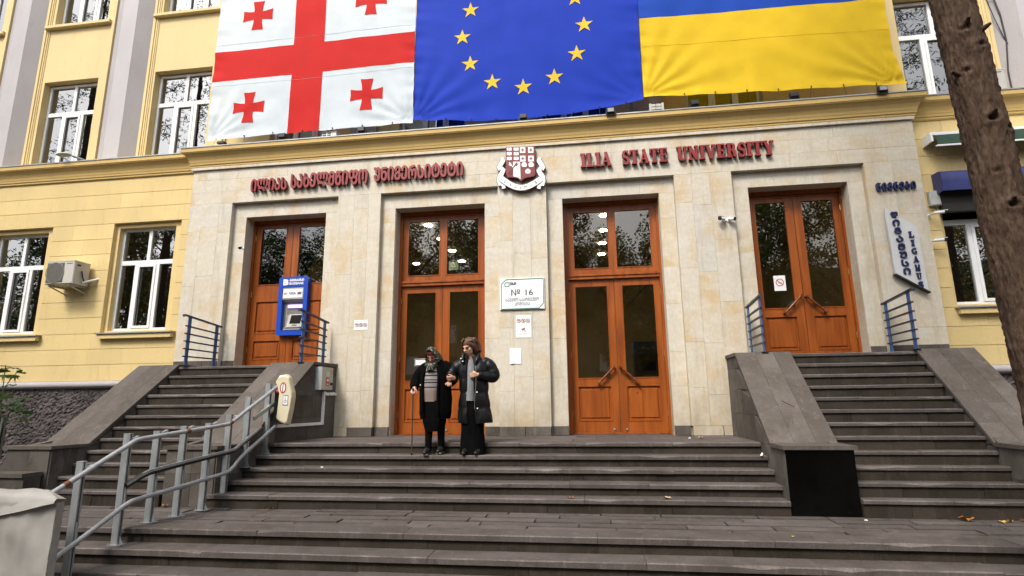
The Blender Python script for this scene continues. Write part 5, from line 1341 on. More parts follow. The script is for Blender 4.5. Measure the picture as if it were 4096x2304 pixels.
# recycling bin in the lobby
RB = T('recycling_bin', 'dark recycling bin with a blue lettered header, behind the third door glass', 'bin', (2.25, 1.2, 0))
MB().box(1.90, 2.62, 1.0, 1.45, 0, 1.38).build('bin_body', M['blacks'], RB); MB().box(1.89, 2.63, .99, 1.46, 1.40, 1.62).build('header', simple('bin_blue', (.04, .20, .70), .4, .05, 5), RB)
text_on(RB, 'Wasteless', 1.975, 2.20, 1.475, 1.525, .986, .004, M['white'], 'lettering')
mb = MB(); stroke(mb, arc(2.245, 1.50, .022, 0, 315, 7), .012, .986, .99, True); mb.build('emblem', M['white'], RB); text_on(RB, 'ვებ', 2.30, 2.36, 1.48, 1.52, .986, .004, M['white'], 'lettering')
for k in range(7):
    mb = MB(); mb.box(2.05, 2.05+rng(.3, .5), .996, .999, .72+k*.045, .735+k*.045); mb.build('print_line', M['greyb'], RB)
ES = T('exit_sign', 'pale green exit sign hanging inside above the second door', 'exit sign', (-1.9, 2.5, 3.6)); MB().box(-2.0, -1.79, 2.5, 2.53, 3.50, 3.68).build('plate', m_emit('exit_green', (.22, .42, .33), .5), ES)
mb = MB(); mb.box(-1.96, -1.88, 2.494, 2.499, 3.56, 3.62); mb.box(-1.87, -1.83, 2.494, 2.499, 3.57, 3.60); mb.build('pictogram', M['white'], ES); mb = MB(); mb.tube([(-1.9, 2.515, 3.68), (-1.9, 2.515, 4.3)], .006, 6); mb.build('rod', M['steel'], ES)
# ---- fallen leaves, one by one
M['leafb'] = simple('dry_leaf_brown', (.26, .10, .03), .7, .35, 30); M['leafo'] = simple('dry_leaf_orange', (.42, .17, .03), .7, .3, 30); M['leafy'] = simple('dry_leaf_yellow', (.55, .40, .08), .7, .25, 30); M['leafp'] = simple('dry_leaf_pale', (.45, .33, .20), .7, .25, 30)
def dry_leaf(label, x, y, z, r, m, seed):
    random.seed(seed); mb = MB(); n = 14; ring = []; a0 = rng(0, 6)
    for k in range(n):
        a = a0+2*math.pi*k/n; rr = r*(1 if k % 2 == 0 else .55)*rng(.75, 1.1); ring.append((x+rr*math.cos(a), y+.7*rr*math.sin(a), z+.006+abs(rng(0, .55))*r))
    V = [(x, y, z+.004)]+[(x+(p[0]-x)*.5, y+(p[1]-y)*.5, z+.008+rng(0, .2)*r) for p in ring]+ring
    F = [(0, 1+k, 1+(k+1) % n) for k in range(n)]+[(1+k, 1+n+k, 1+n+(k+1) % n, 1+(k+1) % n) for k in range(n)]
    mb.add(V, F, 0, True); mb.tube([(x, y, z+.006), (x+r*1.2*math.cos(a0+.2), y+r*math.sin(a0+.2), z+.012)], .003, 4)
    o = mb.build('fallen_leaf', M[m]); tag(o, label, 'leaf', 'fallen leaves on the steps')
for i, (lab, x, y, z, r, m) in enumerate((('curled orange leaf on the terrace between the lift rail posts', -4.50, -2.46, ZP, .055, 'leafo'),
    ('curled brown leaf on the terrace at the left foot of the central steps', -2.98, -2.50, ZP, .06, 'leafb'),
    ('small brown leaf on the lowest central step, nearer the middle', .80, -2.42, ZN[4], .055, 'leafb'),
    ('pale brown leaf on the lowest central step, right part', 1.92, -2.40, ZN[4], .06, 'leafp'),
    ('yellowish leaf on the landing before the third door', 2.66, -.75, ZL, .05, 'leafp'),
    ('large curled orange leaf on the terrace before the right flight', 5.02, -2.52, ZP, .085, 'leafo'),
    ('small yellow leaf on the terrace right of the large orange one', 5.30, -2.62, ZP, .045, 'leafy'),
    ('flat small orange leaf on the terrace between a yellow and a brown one', 5.42, -2.55, ZP, .04, 'leafo'),
    ('curled brown leaf at the foot of the right flight, rightmost', 5.60, -2.50, ZP, .065, 'leafb'),
    ('tiny yellow leaf near the edge of the terrace in the middle right', 2.95, -3.45, ZP, .03, 'leafy'))):
    dry_leaf(lab, x, y, z, r, m, 500+i)
random.seed(77)
t = MB(); t.add([(3.18, -1.76, ZN[1]+.005), (3.20, -1.78, ZN[1]+.008), (3.22, -1.75, ZN[1]+.03), (3.21, -1.74, ZN[1]+.042), (3.19, -1.745, ZN[1]+.02)], [(0, 1, 2), (0, 2, 3), (0, 3, 4)]); tag(t.build('paper_scrap', M['paper']), 'crumpled white paper scrap at the right end of the central steps', 'litter')
for i, (x, y, z, lab) in enumerate(((-2.6, -1.95, ZN[2], 'white speck of litter on the left of the third central step'), (2.5, -.7, ZL, 'white scrap on the landing before the third door'), (3.98, -2.6, ZP, 'small white bit at the foot of the black panel'), (-1.0, -1.35, ZL, 'white scrap on the landing behind the old woman'))):
    mb = MB(); mb.sphere((x, y, z+.006), .016, 6, 4, 0, (1.3, 1, .5)); tag(mb.build('paper_scrap', M['paper']), lab, 'litter', 'litter on the steps')
tw = MB(); tw.tube([(3.52, -1.72, .535), (3.58, -1.78, .49), (3.63, -1.83, .455)], .005, 5); tag(tw.build('twig', M['leafb'] if False else simple('twig', (.03, .02, .015), .8, .2, 20)), 'dark twig lying on the sloping coping above the black panel', 'twig')
# ================================================================ people
def capsule(mb, a, b, r0, r1, n=12, sc=(1, 1)):
    a, b = Vector(a), Vector(b); d = b-a; L = d.length
    t = d.normalized() if L > 1e-6 else Vector((0, 0, 1)); q = Vector((0, 1, 0)) if abs(t.y) < .9 else Vector((1, 0, 0))
    x = t.cross(q).normalized(); y = t.cross(x); V = []; st = []
    for k in range(5): an = math.pi/2*(1-k/4); st.append((-math.sin(an)*r0, math.cos(an)*r0))
    for k in range(5): an = math.pi/2*k/4; st.append((L+math.sin(an)*r1, math.cos(an)*r1))
    for (s, r) in st:
        for k in range(n): V.append(a+t*s+(x*math.cos(2*math.pi*k/n)*sc[0]+y*math.sin(2*math.pi*k/n)*sc[1])*max(r, 1e-4))
    F = [(j*n+k, j*n+(k+1) % n, (j+1)*n+(k+1) % n, (j+1)*n+k) for j in range(len(st)-1) for k in range(n)]
    F += [tuple(reversed(range(n))), tuple((len(st)-1)*n+k for k in range(n))]
    mb.add(V, F, 0, True)
def union(name, mb, m, parent, voxel, smooth=4):
    o = mb.build(name+'_src', m, None); md = o.modifiers.new('r', 'REMESH'); md.mode = 'VOXEL'; md.voxel_size = voxel; md.use_smooth_shade = True
    if smooth: s = o.modifiers.new('s', 'SMOOTH'); s.factor = .5; s.iterations = smooth
    bpy.context.view_layer.update()
    me = bpy.data.meshes.new_from_object(o.evaluated_get(bpy.context.evaluated_depsgraph_get())); loc = o.location.copy(); old = o.data
    bpy.data.objects.remove(o); bpy.data.meshes.remove(old)
    if not me.materials: me.materials.append(m)
    me.polygons.foreach_set('use_smooth', [True]*len(me.polygons)); me.name = name
    return mesh_obj(name, me, loc, parent)
def hand(mb, w, k, side, curl=.8, grip=None, sc=1.0):
    """palm from wrist w towards k (knuckles) with four fingers and a thumb; fingers bend towards -side-of-palm vector 'grip'"""
    w, k = Vector(w), Vector(k); d = (k-w).normalized(); s = Vector(side).normalized(); s = (s-d*s.dot(d)).normalized(); nrm = Vector(grip).normalized() if grip else d.cross(s)
    nrm = (nrm-d*nrm.dot(d)-s*nrm.dot(s)).normalized()
    for u in (-.026, -.009, .009, .026): capsule(mb, w+s*u*.5*sc, k+s*u*sc, .014*sc, .0115*sc, 8)
    for u, L in ((-.028, .058), (-.0095, .07), (.0095, .074), (.028, .066)):
        L *= sc; p = k+s*u*sc; p1 = p+(d*math.cos(curl*.6)+nrm*math.sin(curl*.6))*L*.48; p2 = p1+(d*math.cos(curl*1.5)+nrm*math.sin(curl*1.5))*L*.34; p3 = p2+(d*math.cos(curl*2.3)+nrm*math.sin(curl*2.3))*L*.25
        capsule(mb, p, p1, .0095*sc, .0085*sc, 8); capsule(mb, p1, p2, .0085*sc, .0078*sc, 8); capsule(mb, p2, p3, .0078*sc, .0065*sc, 8)
    p = w+(k-w)*.3+s*.026*sc; p1 = p+(d*.6+s*.55+nrm*.35).normalized()*.036*sc; p2 = p1+(d*.8+nrm*.6).normalized()*.03*sc
    capsule(mb, p, p1, .012*sc, .0105*sc, 8); capsule(mb, p1, p2, .0105*sc, .008*sc, 8)
def head(mb, c, look, h=.225):
    """c centre of skull; look: forward direction (tilted down); returns frame (f, r, u)"""
    f = Vector(look).normalized(); r = f.cross(Vector((0, 0, 1))).normalized(); u = r.cross(f); s = h/.225
    P = lambda a, b, e: c+r*(a*s)+f*(b*s)+u*(e*s)
    def ell(p, rx, ry, rz):
        n0 = len(mb.v); mb.sphere((0, 0, 0), 1, 14, 10)
        for i in range(n0, len(mb.v)):
            q = mb.v[i]; mb.v[i] = p+r*(q.x*rx*s)+f*(q.y*ry*s)+u*(q.z*rz*s)
    ell(P(0, -.012, .030), .074, .092, .088)          # skull
    ell(P(0, .020, -.030), .062, .068, .082)          # face
    ell(P(0, .042, -.086), .036, .036, .030)          # chin
    ell(P(-.032, .030, -.062), .030, .040, .034); ell(P(.032, .030, -.062), .030, .040, .034)   # jaw
    ell(P(-.036, .058, -.026), .024, .022, .020); ell(P(.036, .058, -.026), .024, .022, .020)   # cheeks
    capsule(mb, P(0, .086, .012), P(0, .106, -.030), .009*s, .0135*s, 8); ell(P(-.011, .094, -.033), .009, .010, .008); ell(P(.011, .094, -.033), .009, .010, .008)
    capsule(mb, P(-.046, .075, .022), P(-.012, .087, .020), .0065*s, .006*s, 8); capsule(mb, P(.046, .075, .022), P(.012, .087, .020), .0065*s, .006*s, 8)
    ell(P(0, .082, -.058), .022, .012, .006); ell(P(0, .080, -.068), .019, .012, .0065)
    ell(P(-.076, -.012, -.012), .010, .020, .031); ell(P(.076, -.012, -.012), .010, .020, .031)
    return P, f, r, u
def face_parts(t, P, f, r, u, browcol):
    for s in (-1, 1):
        mb = MB(); c = P(s*.030, .083, -.001); mb.sphere(c, .0085, 8, 6, 0, (1.3, .7, .7)); mb.build('eye', M['eye'], t)
        mb = MB(); capsule(mb, P(s*.016, .0965, .024), P(s*.046, .083, .027), .004, .003, 6); mb.build('eyebrow', browcol, t)
    mb = MB(); capsule(mb, P(-.017, .094, -.062), P(.017, .094, -.062), .0042, .0042, 6); mb.build('mouth', M['lip'], t)
def skinmat(name, col):
    m, nt, p = new_mat(name); n = pos_noise(nt, 22, 4); nt.links.new(ramp(nt, n, [(.3, tuple(c*.88 for c in col)), (.7, tuple(min(1, c*1.08) for c in col))]), p.inputs['Base Color'])
    p.inputs['Roughness'].default_value = .5; p.inputs['Subsurface Weight'].default_value = .12; p.inputs['Subsurface Radius'].default_value = (.01, .004, .002); return m
M['skin1'] = skinmat('skin_old', (.50, .27, .19)); M['skin2'] = skinmat('skin_fair', (.56, .32, .22)); M['eye'] = simple('eye_dark', (.02, .012, .010), .25, .2, 5); M['lip'] = simple('lip', (.34, .10, .09), .5, .1, 5)
M['wool'] = simple('black_wool', (.0035, .0035, .004), .95, .4, 60, .5, spec=.05, bscale=220); M['puffer'] = simple('black_puffer_nylon', (.0045, .0045, .0055), .42, .3, 6, .5, spec=.30, bscale=26); M['trous'] = simple('black_trousers', (.0028, .0028, .0032), .9, .3, 20, .2, spec=.06)
M['hairb'] = simple('brown_hair', (.085, .035, .018), .45, .5, 60, .5, bscale=180, stretch=(1, 1, .15)); M['hairl'] = simple('light_brown_hair', (.21, .105, .05), .45, .45, 70, .5, bscale=180, stretch=(1, 1, .15)); M['hairr'] = simple('auburn_hair', (.11, .025, .014), .45, .45, 60, .5, bscale=180, stretch=(1, 1, .15))
M['shoe'] = simple('black_shoe', (.005, .0045, .0045), .45, .3, 10); M['sole'] = simple('shoe_sole', (.17, .13, .10), .7, .2, 10); M['knitg'] = simple('grey_shirt', (.19, .195, .21), .85, .08, 40, .2, bscale=200)
def m_scarf():
    m, nt, p = new_mat('patterned_scarf'); v = nt.nodes.new('ShaderNodeTexVoronoi'); v.inputs['Scale'].default_value = 34
    g = nt.nodes.new('ShaderNodeNewGeometry'); nt.links.new(g.outputs['Position'], v.inputs['Vector'])
    c = ramp(nt, v.outputs['Distance'], [(.0, (.42, .40, .36)), (.28, (.30, .28, .20)), (.40, (.03, .035, .022)), (.7, (.012, .014, .010)), (.9, (.33, .32, .28))]); nt.links.new(c, p.inputs['Base Color']); p.inputs['Roughness'].default_value = .8; bump(nt, p, pos_noise(nt, 60, 3), .3, .004); return m
def m_stripes():
    m, nt, p = new_mat('striped_sweater'); g = nt.nodes.new('ShaderNodeNewGeometry'); sp = nt.nodes.new('ShaderNodeSeparateXYZ'); nt.links.new(g.outputs['Position'], sp.inputs[0])
    mr = nt.nodes.new('ShaderNodeMapRange'); mr.inputs['From Min'].default_value = .58; mr.inputs['From Max'].default_value = 1.03; nt.links.new(sp.outputs['Z'], mr.inputs['Value'])
    L, Bk, Bg = (.25, .225, .225), (.006, .006, .009), (.22, .17, .145)
    st = [(0, Bg), (.335, Bg), (.34, L), (.395, L), (.40, Bk), (.435, Bk), (.44, L), (.545, L), (.55, Bk), (.585, Bk), (.59, L), (.625, L), (.63, Bk), (.66, Bk), (.665, L), (.76, L), (.765, Bk), (.80, Bk), (.805, L), (.87, L), (.875, Bk), (.92, Bk), (.925, L)]
    nt.links.new(ramp(nt, mr.outputs[0], st, 'CONSTANT'), p.inputs['Base Color']); p.inputs['Roughness'].default_value = .9; bump(nt, p, pos_noise(nt, 240, 2, (1, 1, .3)), .3, .003); return m
M['scarf'] = m_scarf(); M['stripe'] = m_stripes()
def shell(mb, rings, a0, a1, n=40, bulge=None, thick=.012, seed=0, crease=.008):
    """open garment wall: rings (cx, cy, z, rx, ry); angle 0 = +x, 270 = towards the viewer; covers a0..a1 degrees"""
    V = []; m = len(rings); rw = n+1
    for lay in (0, 1):
        for j, (cx, cy, z, rx, ry) in enumerate(rings):
            for i in range(rw):
                an = R_(a0+(a1-a0)*i/n); b = (bulge(z) if bulge else 0)+crease*noise.noise((math.cos(an)*3+seed, math.sin(an)*3, z*4))+crease*.5*noise.noise((math.cos(an)*9+seed, math.sin(an)*9, z*7))
                k = -thick if lay else 0; V.append((cx+(rx+b+k)*math.cos(an), cy+(ry+b+k)*math.sin(an), z))
    F = []; o2 = m*rw
    for j in range(m-1):
        for i in range(n):
            a = j*rw+i; F.append((a, a+1, a+rw+1, a+rw)); F.append((o2+a, o2+a+rw, o2+a+rw+1, o2+a+1))
        for i in (0, n): a = j*rw+i; F.append((a, a+rw, o2+a+rw, o2+a))
    for j in (0, m-1):
        for i in range(n): a = j*rw+i; F.append((a, a+1, o2+a+1, o2+a))
    mb.add(V, F, 0, True)
def resample(rings, n):
    out = []
    for k in range(n+1):
        z = rings[0][2]+(rings[-1][2]-rings[0][2])*k/n
        for a, b in zip(rings[:-1], rings[1:]):
            lo, hi = min(a[2], b[2]), max(a[2], b[2])
            if lo-1e-6 <= z <= hi+1e-6:
                t = (z-a[2])/(b[2]-a[2]) if b[2] != a[2] else 0; t = t*t*(3-2*t); out.append(tuple(a[i]+(b[i]-a[i])*t for i in range(5))); break
    return out
def sleeve(mb, pts, rs, puff=0, seed=0):
    P = smooth_path([Vector(p) for p in pts], 9); R2 = []; n = len(P)
    for i in range(n):
        t = i/(n-1)*(len(rs)-1); a = int(min(t, len(rs)-2)); q = t-a; R2.append(rs[a]+(rs[a+1]-rs[a])*q+puff*abs(math.sin(i*.50))-puff*.4+.004*noise.noise((i*.6, seed, 2)))
    n0 = len(mb.v); mb.tube(P, R2, 16)
    for i in range(n0, len(mb.v)):
        v = mb.v[i]; mb.v[i] = v+Vector((noise.noise(v*16+Vector((seed, 0, 0))), noise.noise(v*16+Vector((0, seed, 9))), noise.noise(v*16+Vector((5, 0, seed)))))*.005
# ---- old woman with a cane
FZ = ZN[1]
p1 = T('person', 'old woman in a patterned headscarf and black coat, stepping down with a cane', 'person', (-1.12, -1.63, FZ))
mb = MB(); hc = Vector((-1.140, -1.715, 1.225)); P, f, r, u = head(mb, hc, (-.10, -.80, -.60), .215)
capsule(mb, (-1.13, -1.60, 1.02), (-1.14, -1.68, 1.17), .062, .056); capsule(mb, (-1.13, -1.56, .98), (-1.13, -1.58, .62), .125, .135, 14, (1, .8)); capsule(mb, (-1.13, -1.57, .62), (-1.13, -1.58, .50), .14, .15, 14, (1, .85))
capsule(mb, (-1.30, -1.58, 1.03), (-.97, -1.57, 1.04), .06, .06)
capsule(mb, (-1.30, -1.58, 1.03), (-1.385, -1.60, .875), .052, .042); capsule(mb, (-1.385, -1.60, .875), (-1.395, -1.70, .765), .042, .03)
capsule(mb, (-.96, -1.57, 1.06), (-.90, -1.60, .86), .052, .042); capsule(mb, (-.90, -1.60, .86), (-.90, -1.67, .83), .042, .03)
for x, y, zf in ((-1.20, -1.655, FZ), (-1.03, -1.575, FZ+.02)):
    capsule(mb, (-1.13+(x+1.13)*.9, -1.58, .50), (x, -1.60, .24), .085, .058); capsule(mb, (x, -1.60, .24), (x, y+.05, zf+.075), .056, .036); capsule(mb, (x, y+.05, zf+.05), (x-.01, y-.07, zf+.035), .036, .03)
hand(mb, (-1.395, -1.715, .755), (-1.392, -1.765, .728), (1, 0, -.1), .9, (0, -.2, -1)); hand(mb, (-.90, -1.675, .825), (-.885, -1.725, .83), (-1, 0, 0), 1.0, (0, .2, -1))
union('body', mb, M['skin1'], p1, .0062, 4); face_parts(p1, P, f, r, u, M['hairr'])
mb = MB()
for k in range(9): a = -.05+.0125*k; capsule(mb, P(a, .066, .082), P(a*1.15+.012*math.sin(k), .088-.004*abs(k-4), .045+.006*math.sin(k*2)), .010, .006, 6)
mb.build('hair', M['hairr'], p1)
# headscarf: hood open round the face, knot and tails under the chin
mb = MB(); n, mm = 30, 16; V = []
for j in range(mm+1):
    a = math.pi*(.0+.97*j/mm)                                # from front rim over the crown to the nape
    for i in range(n+1):
        b = math.pi*(i/n)                                   # ear to ear
        x = math.cos(b)*.099; rad = .118*math.sin(b)**.85 if 0 < i < n else 0
        fw = math.cos(a)*(.060+.045*math.sin(b)); up = math.sin(a*.5+.35)
        yy = .075-.205*(j/mm)-.02*(1-math.sin(b)); zz = .020+.127*math.sin(b)*(.92+.12*math.sin(math.pi*min(1, j/mm*1.2)))-.11*(1-math.sin(b))-.16*(j/mm)**3
        w = .004*noise.noise((i*.5, j*.6, 3)); V.append(P(x*(1.0+.06*math.sin(math.pi*j/mm))+w, yy+w, zz+w))
mb.add(V, [(j*(n+1)+i, j*(n+1)+i+1, (j+1)*(n+1)+i+1, (j+1)*(n+1)+i) for j in range(mm) for i in range(n)], 0, True)
for s in (-1, 1): mb.tube(smooth_path([P(s*.088, .050, -.02), P(s*.080, .055, -.07), P(s*.05, .055, -.115), P(s*.01, .05, -.135)], 5), [.022]*16, 10)
union('headscarf', (lambda q: q)(mb), M['scarf'], p1, .007, 1) if False else mb.build('headscarf', M['scarf'], p1)
mb = MB(); kx = Vector((-1.155, -1.775, 1.055))
capsule(mb, kx+Vector((-.05, .05, .03)), kx+Vector((.05, .05, .03)), .036, .036); capsule(mb, kx+Vector((-.07, .09, .03)), kx+Vector((0, .0, -.03)), .032, .03); capsule(mb, kx+Vector((.075, .09, .03)), kx+Vector((0, .0, -.03)), .034, .03); capsule(mb, kx, kx+Vector((-.03, .005, -.055)), .032, .016, 10); capsule(mb, kx, kx+Vector((.035, .01, -.05)), .032, .016, 10)
union('scarf_knot', mb, M['scarf'], p1, .009, 2)
mb = MB(); shell(mb, resample([(-1.16, -1.60, .575, .150, .150), (-1.16, -1.61, .70, .150, .155), (-1.155, -1.62, .85, .14, .15), (-1.15, -1.62, 1.04, .12, .12)], 24), 180, 360, 36, None, .01, 3, .006); mb.build('sweater', M['stripe'], p1)
mb = MB(); shell(mb, resample([(-1.12, -1.59, .165, .135, .12), (-1.125, -1.60, .30, .165, .135), (-1.14, -1.60, .50, .165, .145), (-1.15, -1.60, .60, .150, .140)], 24), 0, 360, 48, None, .01, 5, .010); mb.build('skirt', M['trous'], p1)
mb = MB(); cb = resample([(-1.12, -1.565, .335, .215, .165), (-1.12, -1.57, .42, .235, .175), (-1.12, -1.58, .65, .235, .185), (-1.125, -1.585, .88, .225, .180), (-1.125, -1.585, 1.0, .222, .160), (-1.125, -1.59, 1.10, .185, .125), (-1.13, -1.60, 1.165, .10, .085)], 40)
shell(mb, cb, -68, 236, 60, None, .014, 7, .013)
sleeve(mb, [(-1.24, -1.58, 1.07), (-1.335, -1.585, .99), (-1.40, -1.60, .87), (-1.405, -1.66, .80), (-1.398, -1.70, .765)], [.085, .088, .08, .07, .056], 0, 1)
sleeve(mb, [(-1.02, -1.575, 1.085), (-.925, -1.575, 1.02), (-.875, -1.59, .90), (-.88, -1.64, .85), (-.90, -1.68, .825)], [.085, .09, .085, .07, .055], 0, 2)
for s, a in ((-1, -1.265), (1, -1.035)):                      # turned-back front edges
    mb.tube(smooth_path([(a, -1.745, .40), (a-.005*s, -1.765, .65), (a+.0*s, -1.75, .90), (a+.03*-s, -1.70, 1.06)], 6), .017, 8)
mb.build('coat', M['wool'], p1)
MB().box(-1.302, -1.286, -1.755, -1.745, .795, .815).build('coat_button', M['cream'], p1)
for x, y, z0 in ((-1.20, -1.675, FZ), (-1.03, -1.60, FZ+.015)):
    mb = MB(); capsule(mb, (x, y+.08, z0+.055), (x-.006, y+.0, z0+.052), .045, .046); capsule(mb, (x-.006, y-.0, z0+.045), (x-.012, y-.085, z0+.030), .046, .030); so = union('shoe', mb, M['shoe'], p1, .009, 1)
    mb = MB(); mb.box(x-.038, x+.036, y-.10, y+.11, z0+.001, z0+.014); mb.build('sole', M['sole'], so)
    mb = MB(); mb.tube([(x, y+.045, z0+.06), (x+.0, -1.60, .26)], [.043, .062], 12); mb.build('stocking', M['trous'], p1)
CA = T('walking_cane', 'thin brown walking cane held in the right hand of the old woman', 'cane', (-1.42, -1.72, FZ))
mb = MB(); mb.tube([(-1.395, -1.775, .725), (-1.415, -1.70, FZ+.03)], [.010, .009], 10); mb.build('shaft', simple('cane_wood', (.075, .045, .025), .4, .2, 10), CA)
mb = MB(); mb.tube(smooth_path([(-1.385, -1.80, .738), (-1.393, -1.775, .748), (-1.396, -1.74, .742)], 4), .014, 8); mb.build('handle', M['blacks'], CA); mb = MB(); mb.tube([(-1.4145, -1.703, FZ+.03), (-1.4152, -1.70, FZ+.001)], [.014, .016], 10); mb.build('rubber_tip', M['blacks'], CA)
# ---- younger woman in a puffer coat
p2 = T('person', 'brown-haired woman in a long black puffer coat supporting the old woman by the arm', 'person', (-.57, -1.62, FZ))
mb = MB(); hc = Vector((-.618, -1.655, 1.335)); P, f, r, u = head(mb, hc, (-.42, -.84, -.36), .235)
capsule(mb, (-.58, -1.58, 1.08), (-.61, -1.635, 1.26), .062, .055); capsule(mb, (-.57, -1.58, 1.03), (-.57, -1.58, .68), .13, .125, 14, (1, .8)); capsule(mb, (-.57, -1.58, .68), (-.57, -1.59, .55), .14, .15, 14, (1, .85)); capsule(mb, (-.76, -1.58, 1.08), (-.39, -1.57, 1.11), .065, .065)
capsule(mb, (-.76, -1.58, 1.08), (-.875, -1.60, .95), .052, .042); capsule(mb, (-.875, -1.60, .95), (-.82, -1.72, .89), .042, .03)
capsule(mb, (-.39, -1.57, 1.11), (-.30, -1.58, .91), .052, .042); capsule(mb, (-.30, -1.58, .91), (-.465, -1.74, .935), .042, .03)
for x, y in ((-.66, -1.64), (-.49, -1.63)):
    capsule(mb, (-.57+(x+.57)*.8, -1.59, .55), (x, -1.60, .24), .09, .06); capsule(mb, (x, -1.60, .24), (x, y+.05, FZ+.07), .056, .036); capsule(mb, (x, y+.05, FZ+.05), (x, y-.08, FZ+.035), .036, .03)
hand(mb, (-.815, -1.735, .90), (-.862, -1.765, .885), (.3, -.3, 1), 1.0, (-.3, .6, -.6)); hand(mb, (-.475, -1.75, .935), (-.530, -1.785, .93), (0, 0, 1), .95, (0, .8, -.3))
union('body', mb, M['skin2'], p2, .0062, 5); face_parts(p2, P, f, r, u, M['hairb'])
def hair_strands(rows, m, name, p):
    mb = MB()
    for pts, rs in rows: mb.tube(smooth_path([P(*q) for q in pts], 4), rs if isinstance(rs, float) else None or .016, 8)
    return mb.build(name, m, p)
mb = MB(); 
n0 = len(mb.v); mb.sphere((0, 0, 0), 1, 16, 12)
for i in range(n0, len(mb.v)): q = mb.v[i]; mb.v[i] = P(q.x*.087, q.y*.100-.022, q.z*.086+.044)
for k in range(13):
    a = -1.0+2*k/12; s_ = 1 if a > 0 else -1; e = abs(a)
    mb.tube(smooth_path([P(.012+a*.045, .040-.03*e, .108-.006*e), P(a*.080, .046-.035*e, .085), P(s_*(.082+.008*e), .036-.06*e, .025), P(s_*(.086+.010*e), .016-.055*e, -.045), P(s_*(.080+.016*e), .002-.05*e, -.105-.012*math.sin(k*2.2))], 5), [.018]*4+[.022]*12+[.021, .018, .014, .010, .006], 8) if e > .3 else None
for k in range(11):
    a = -1+2*k/10; mb.tube(smooth_path([P(a*.055, -.07, .095), P(a*.085, -.105, .02), P(a*.095, -.10, -.06), P(a*.105, -.085, -.115+.015*math.sin(k*2))], 5), [.028]*14+[.012, .008], 8)
for k in range(6): mb.tube(smooth_path([P(.03+.010*k, .04-.006*k, .100), P(.075+.006*k, .038-.014*k, .07), P(.095+.005*k, .018-.014*k, .0), P(.105+.008*k, .0-.015*k, -.055), P(.135+.012*k, -.01-.018*k, -.080+.014*k)], 5), [.013]*14+[.012, .011, .010, .008, .006, .005, .004], 7)
union('hair', mb, M['hairb'], p2, .006, 2)
mb = MB()
for k in range(9): mb.tube(smooth_path([P(.010+.006*k, .055-.006*k, .132-.002*k), P(.052+.008*k, .070-.016*k, .085), P(.083+.006*k, .050-.016*k, .02), P(.104+.007*k, .022-.015*k, -.035), P(.138+.010*k, .0-.015*k, -.055+.010*k)], 5), [.010]*14+[.009]*4+[.007, .005, .003], 7)
mb.build('hair_streak', M['hairl'], p2)
mb = MB(); shell(mb, resample([(-.59, -1.61, .58, .095, .150), (-.59, -1.61, .80, .095, .145), (-.59, -1.61, 1.0, .10, .12), (-.60, -1.62, 1.15, .075, .07)], 22), 180, 360, 30, None, .01, 9, .006); mb.build('shirt', M['knitg'], p2)
mb = MB(); shell(mb, resample([(-.575, -1.60, FZ+.006, .175, .115), (-.575, -1.60, .10, .165, .118), (-.575, -1.60, .35, .158, .130), (-.575, -1.60, .60, .150, .140)], 30), 0, 360, 56, None, .01, 11, .014); mb.build('trousers', M['trous'], p2)
def puff(z):
    q = (z-.275) % .205; return .016*math.sin(math.pi*q/.205)**.5-.006
mb = MB(); cb = resample([(-.535, -1.585, .275, .245, .172), (-.545, -1.585, .40, .232, .174), (-.555, -1.585, .62, .205, .168), (-.56, -1.585, .82, .195, .165), (-.56, -1.58, 1.0, .225, .165), (-.56, -1.58, 1.09, .215, .145), (-.575, -1.59, 1.15, .14, .115), (-.59, -1.60, 1.21, .105, .095)], 64)
shell(mb, cb, -81, 252, 72, puff, .016, 13, .016)
sleeve(mb, [(-.72, -1.58, 1.09), (-.80, -1.58, 1.05), (-.885, -1.595, .955), (-.865, -1.66, .905), (-.825, -1.72, .895)], [.088, .092, .084, .072, .056], .006, 3)
sleeve(mb, [(-.44, -1.575, 1.11), (-.345, -1.57, 1.06), (-.275, -1.585, .92), (-.36, -1.67, .91), (-.47, -1.74, .932)], [.092, .097, .088, .072, .056], .006, 4)
mb.build('puffer_coat', M['puffer'], p2)
mb = MB()
for s, pts in ((-1, [(-.69, -1.70, 1.10), (-.70, -1.71, 1.16), (-.69, -1.66, 1.235), (-.66, -1.58, 1.25)]), (1, [(-.515, -1.725, 1.08), (-.49, -1.715, 1.15), (-.475, -1.65, 1.22), (-.49, -1.57, 1.24)])): mb.tube(smooth_path(pts, 6), .027, 10)
mb.tube(smooth_path([(-.66, -1.53, 1.25), (-.58, -1.49, 1.26), (-.50, -1.53, 1.245)], 6), .028, 10); mb.build('collar', M['puffer'], p2)
mb = MB(); 
mb.tube([(-.500+.010*math.sin(z*9), -1.772+(max(0, z-.95)*.35), z) for z in [.47+.02*k for k in range(32)]], .0035, 6)
mb.build('zip', M['silverd'], p2)
for x, z in ((-.478, .695), (-.470, .475), (-.715, 1.165), (-.690, 1.125)):
    mb = MB(); mb.tube([(x, -1.765 if z < 1 else -1.735, z), (x, -1.778 if z < 1 else -1.748, z)], .010, 10); mb.build('snap_button', M['white'], p2)
for x, y in ((-.66, -1.66), (-.49, -1.65)):
    mb = MB(); capsule(mb, (x, y+.08, FZ+.05), (x, y-.02, FZ+.048), .045, .046); capsule(mb, (x, y-.02, FZ+.042), (x-.01, y-.10, FZ+.028), .046, .028); so = union('shoe', mb, M['shoe'], p2, .009, 1)
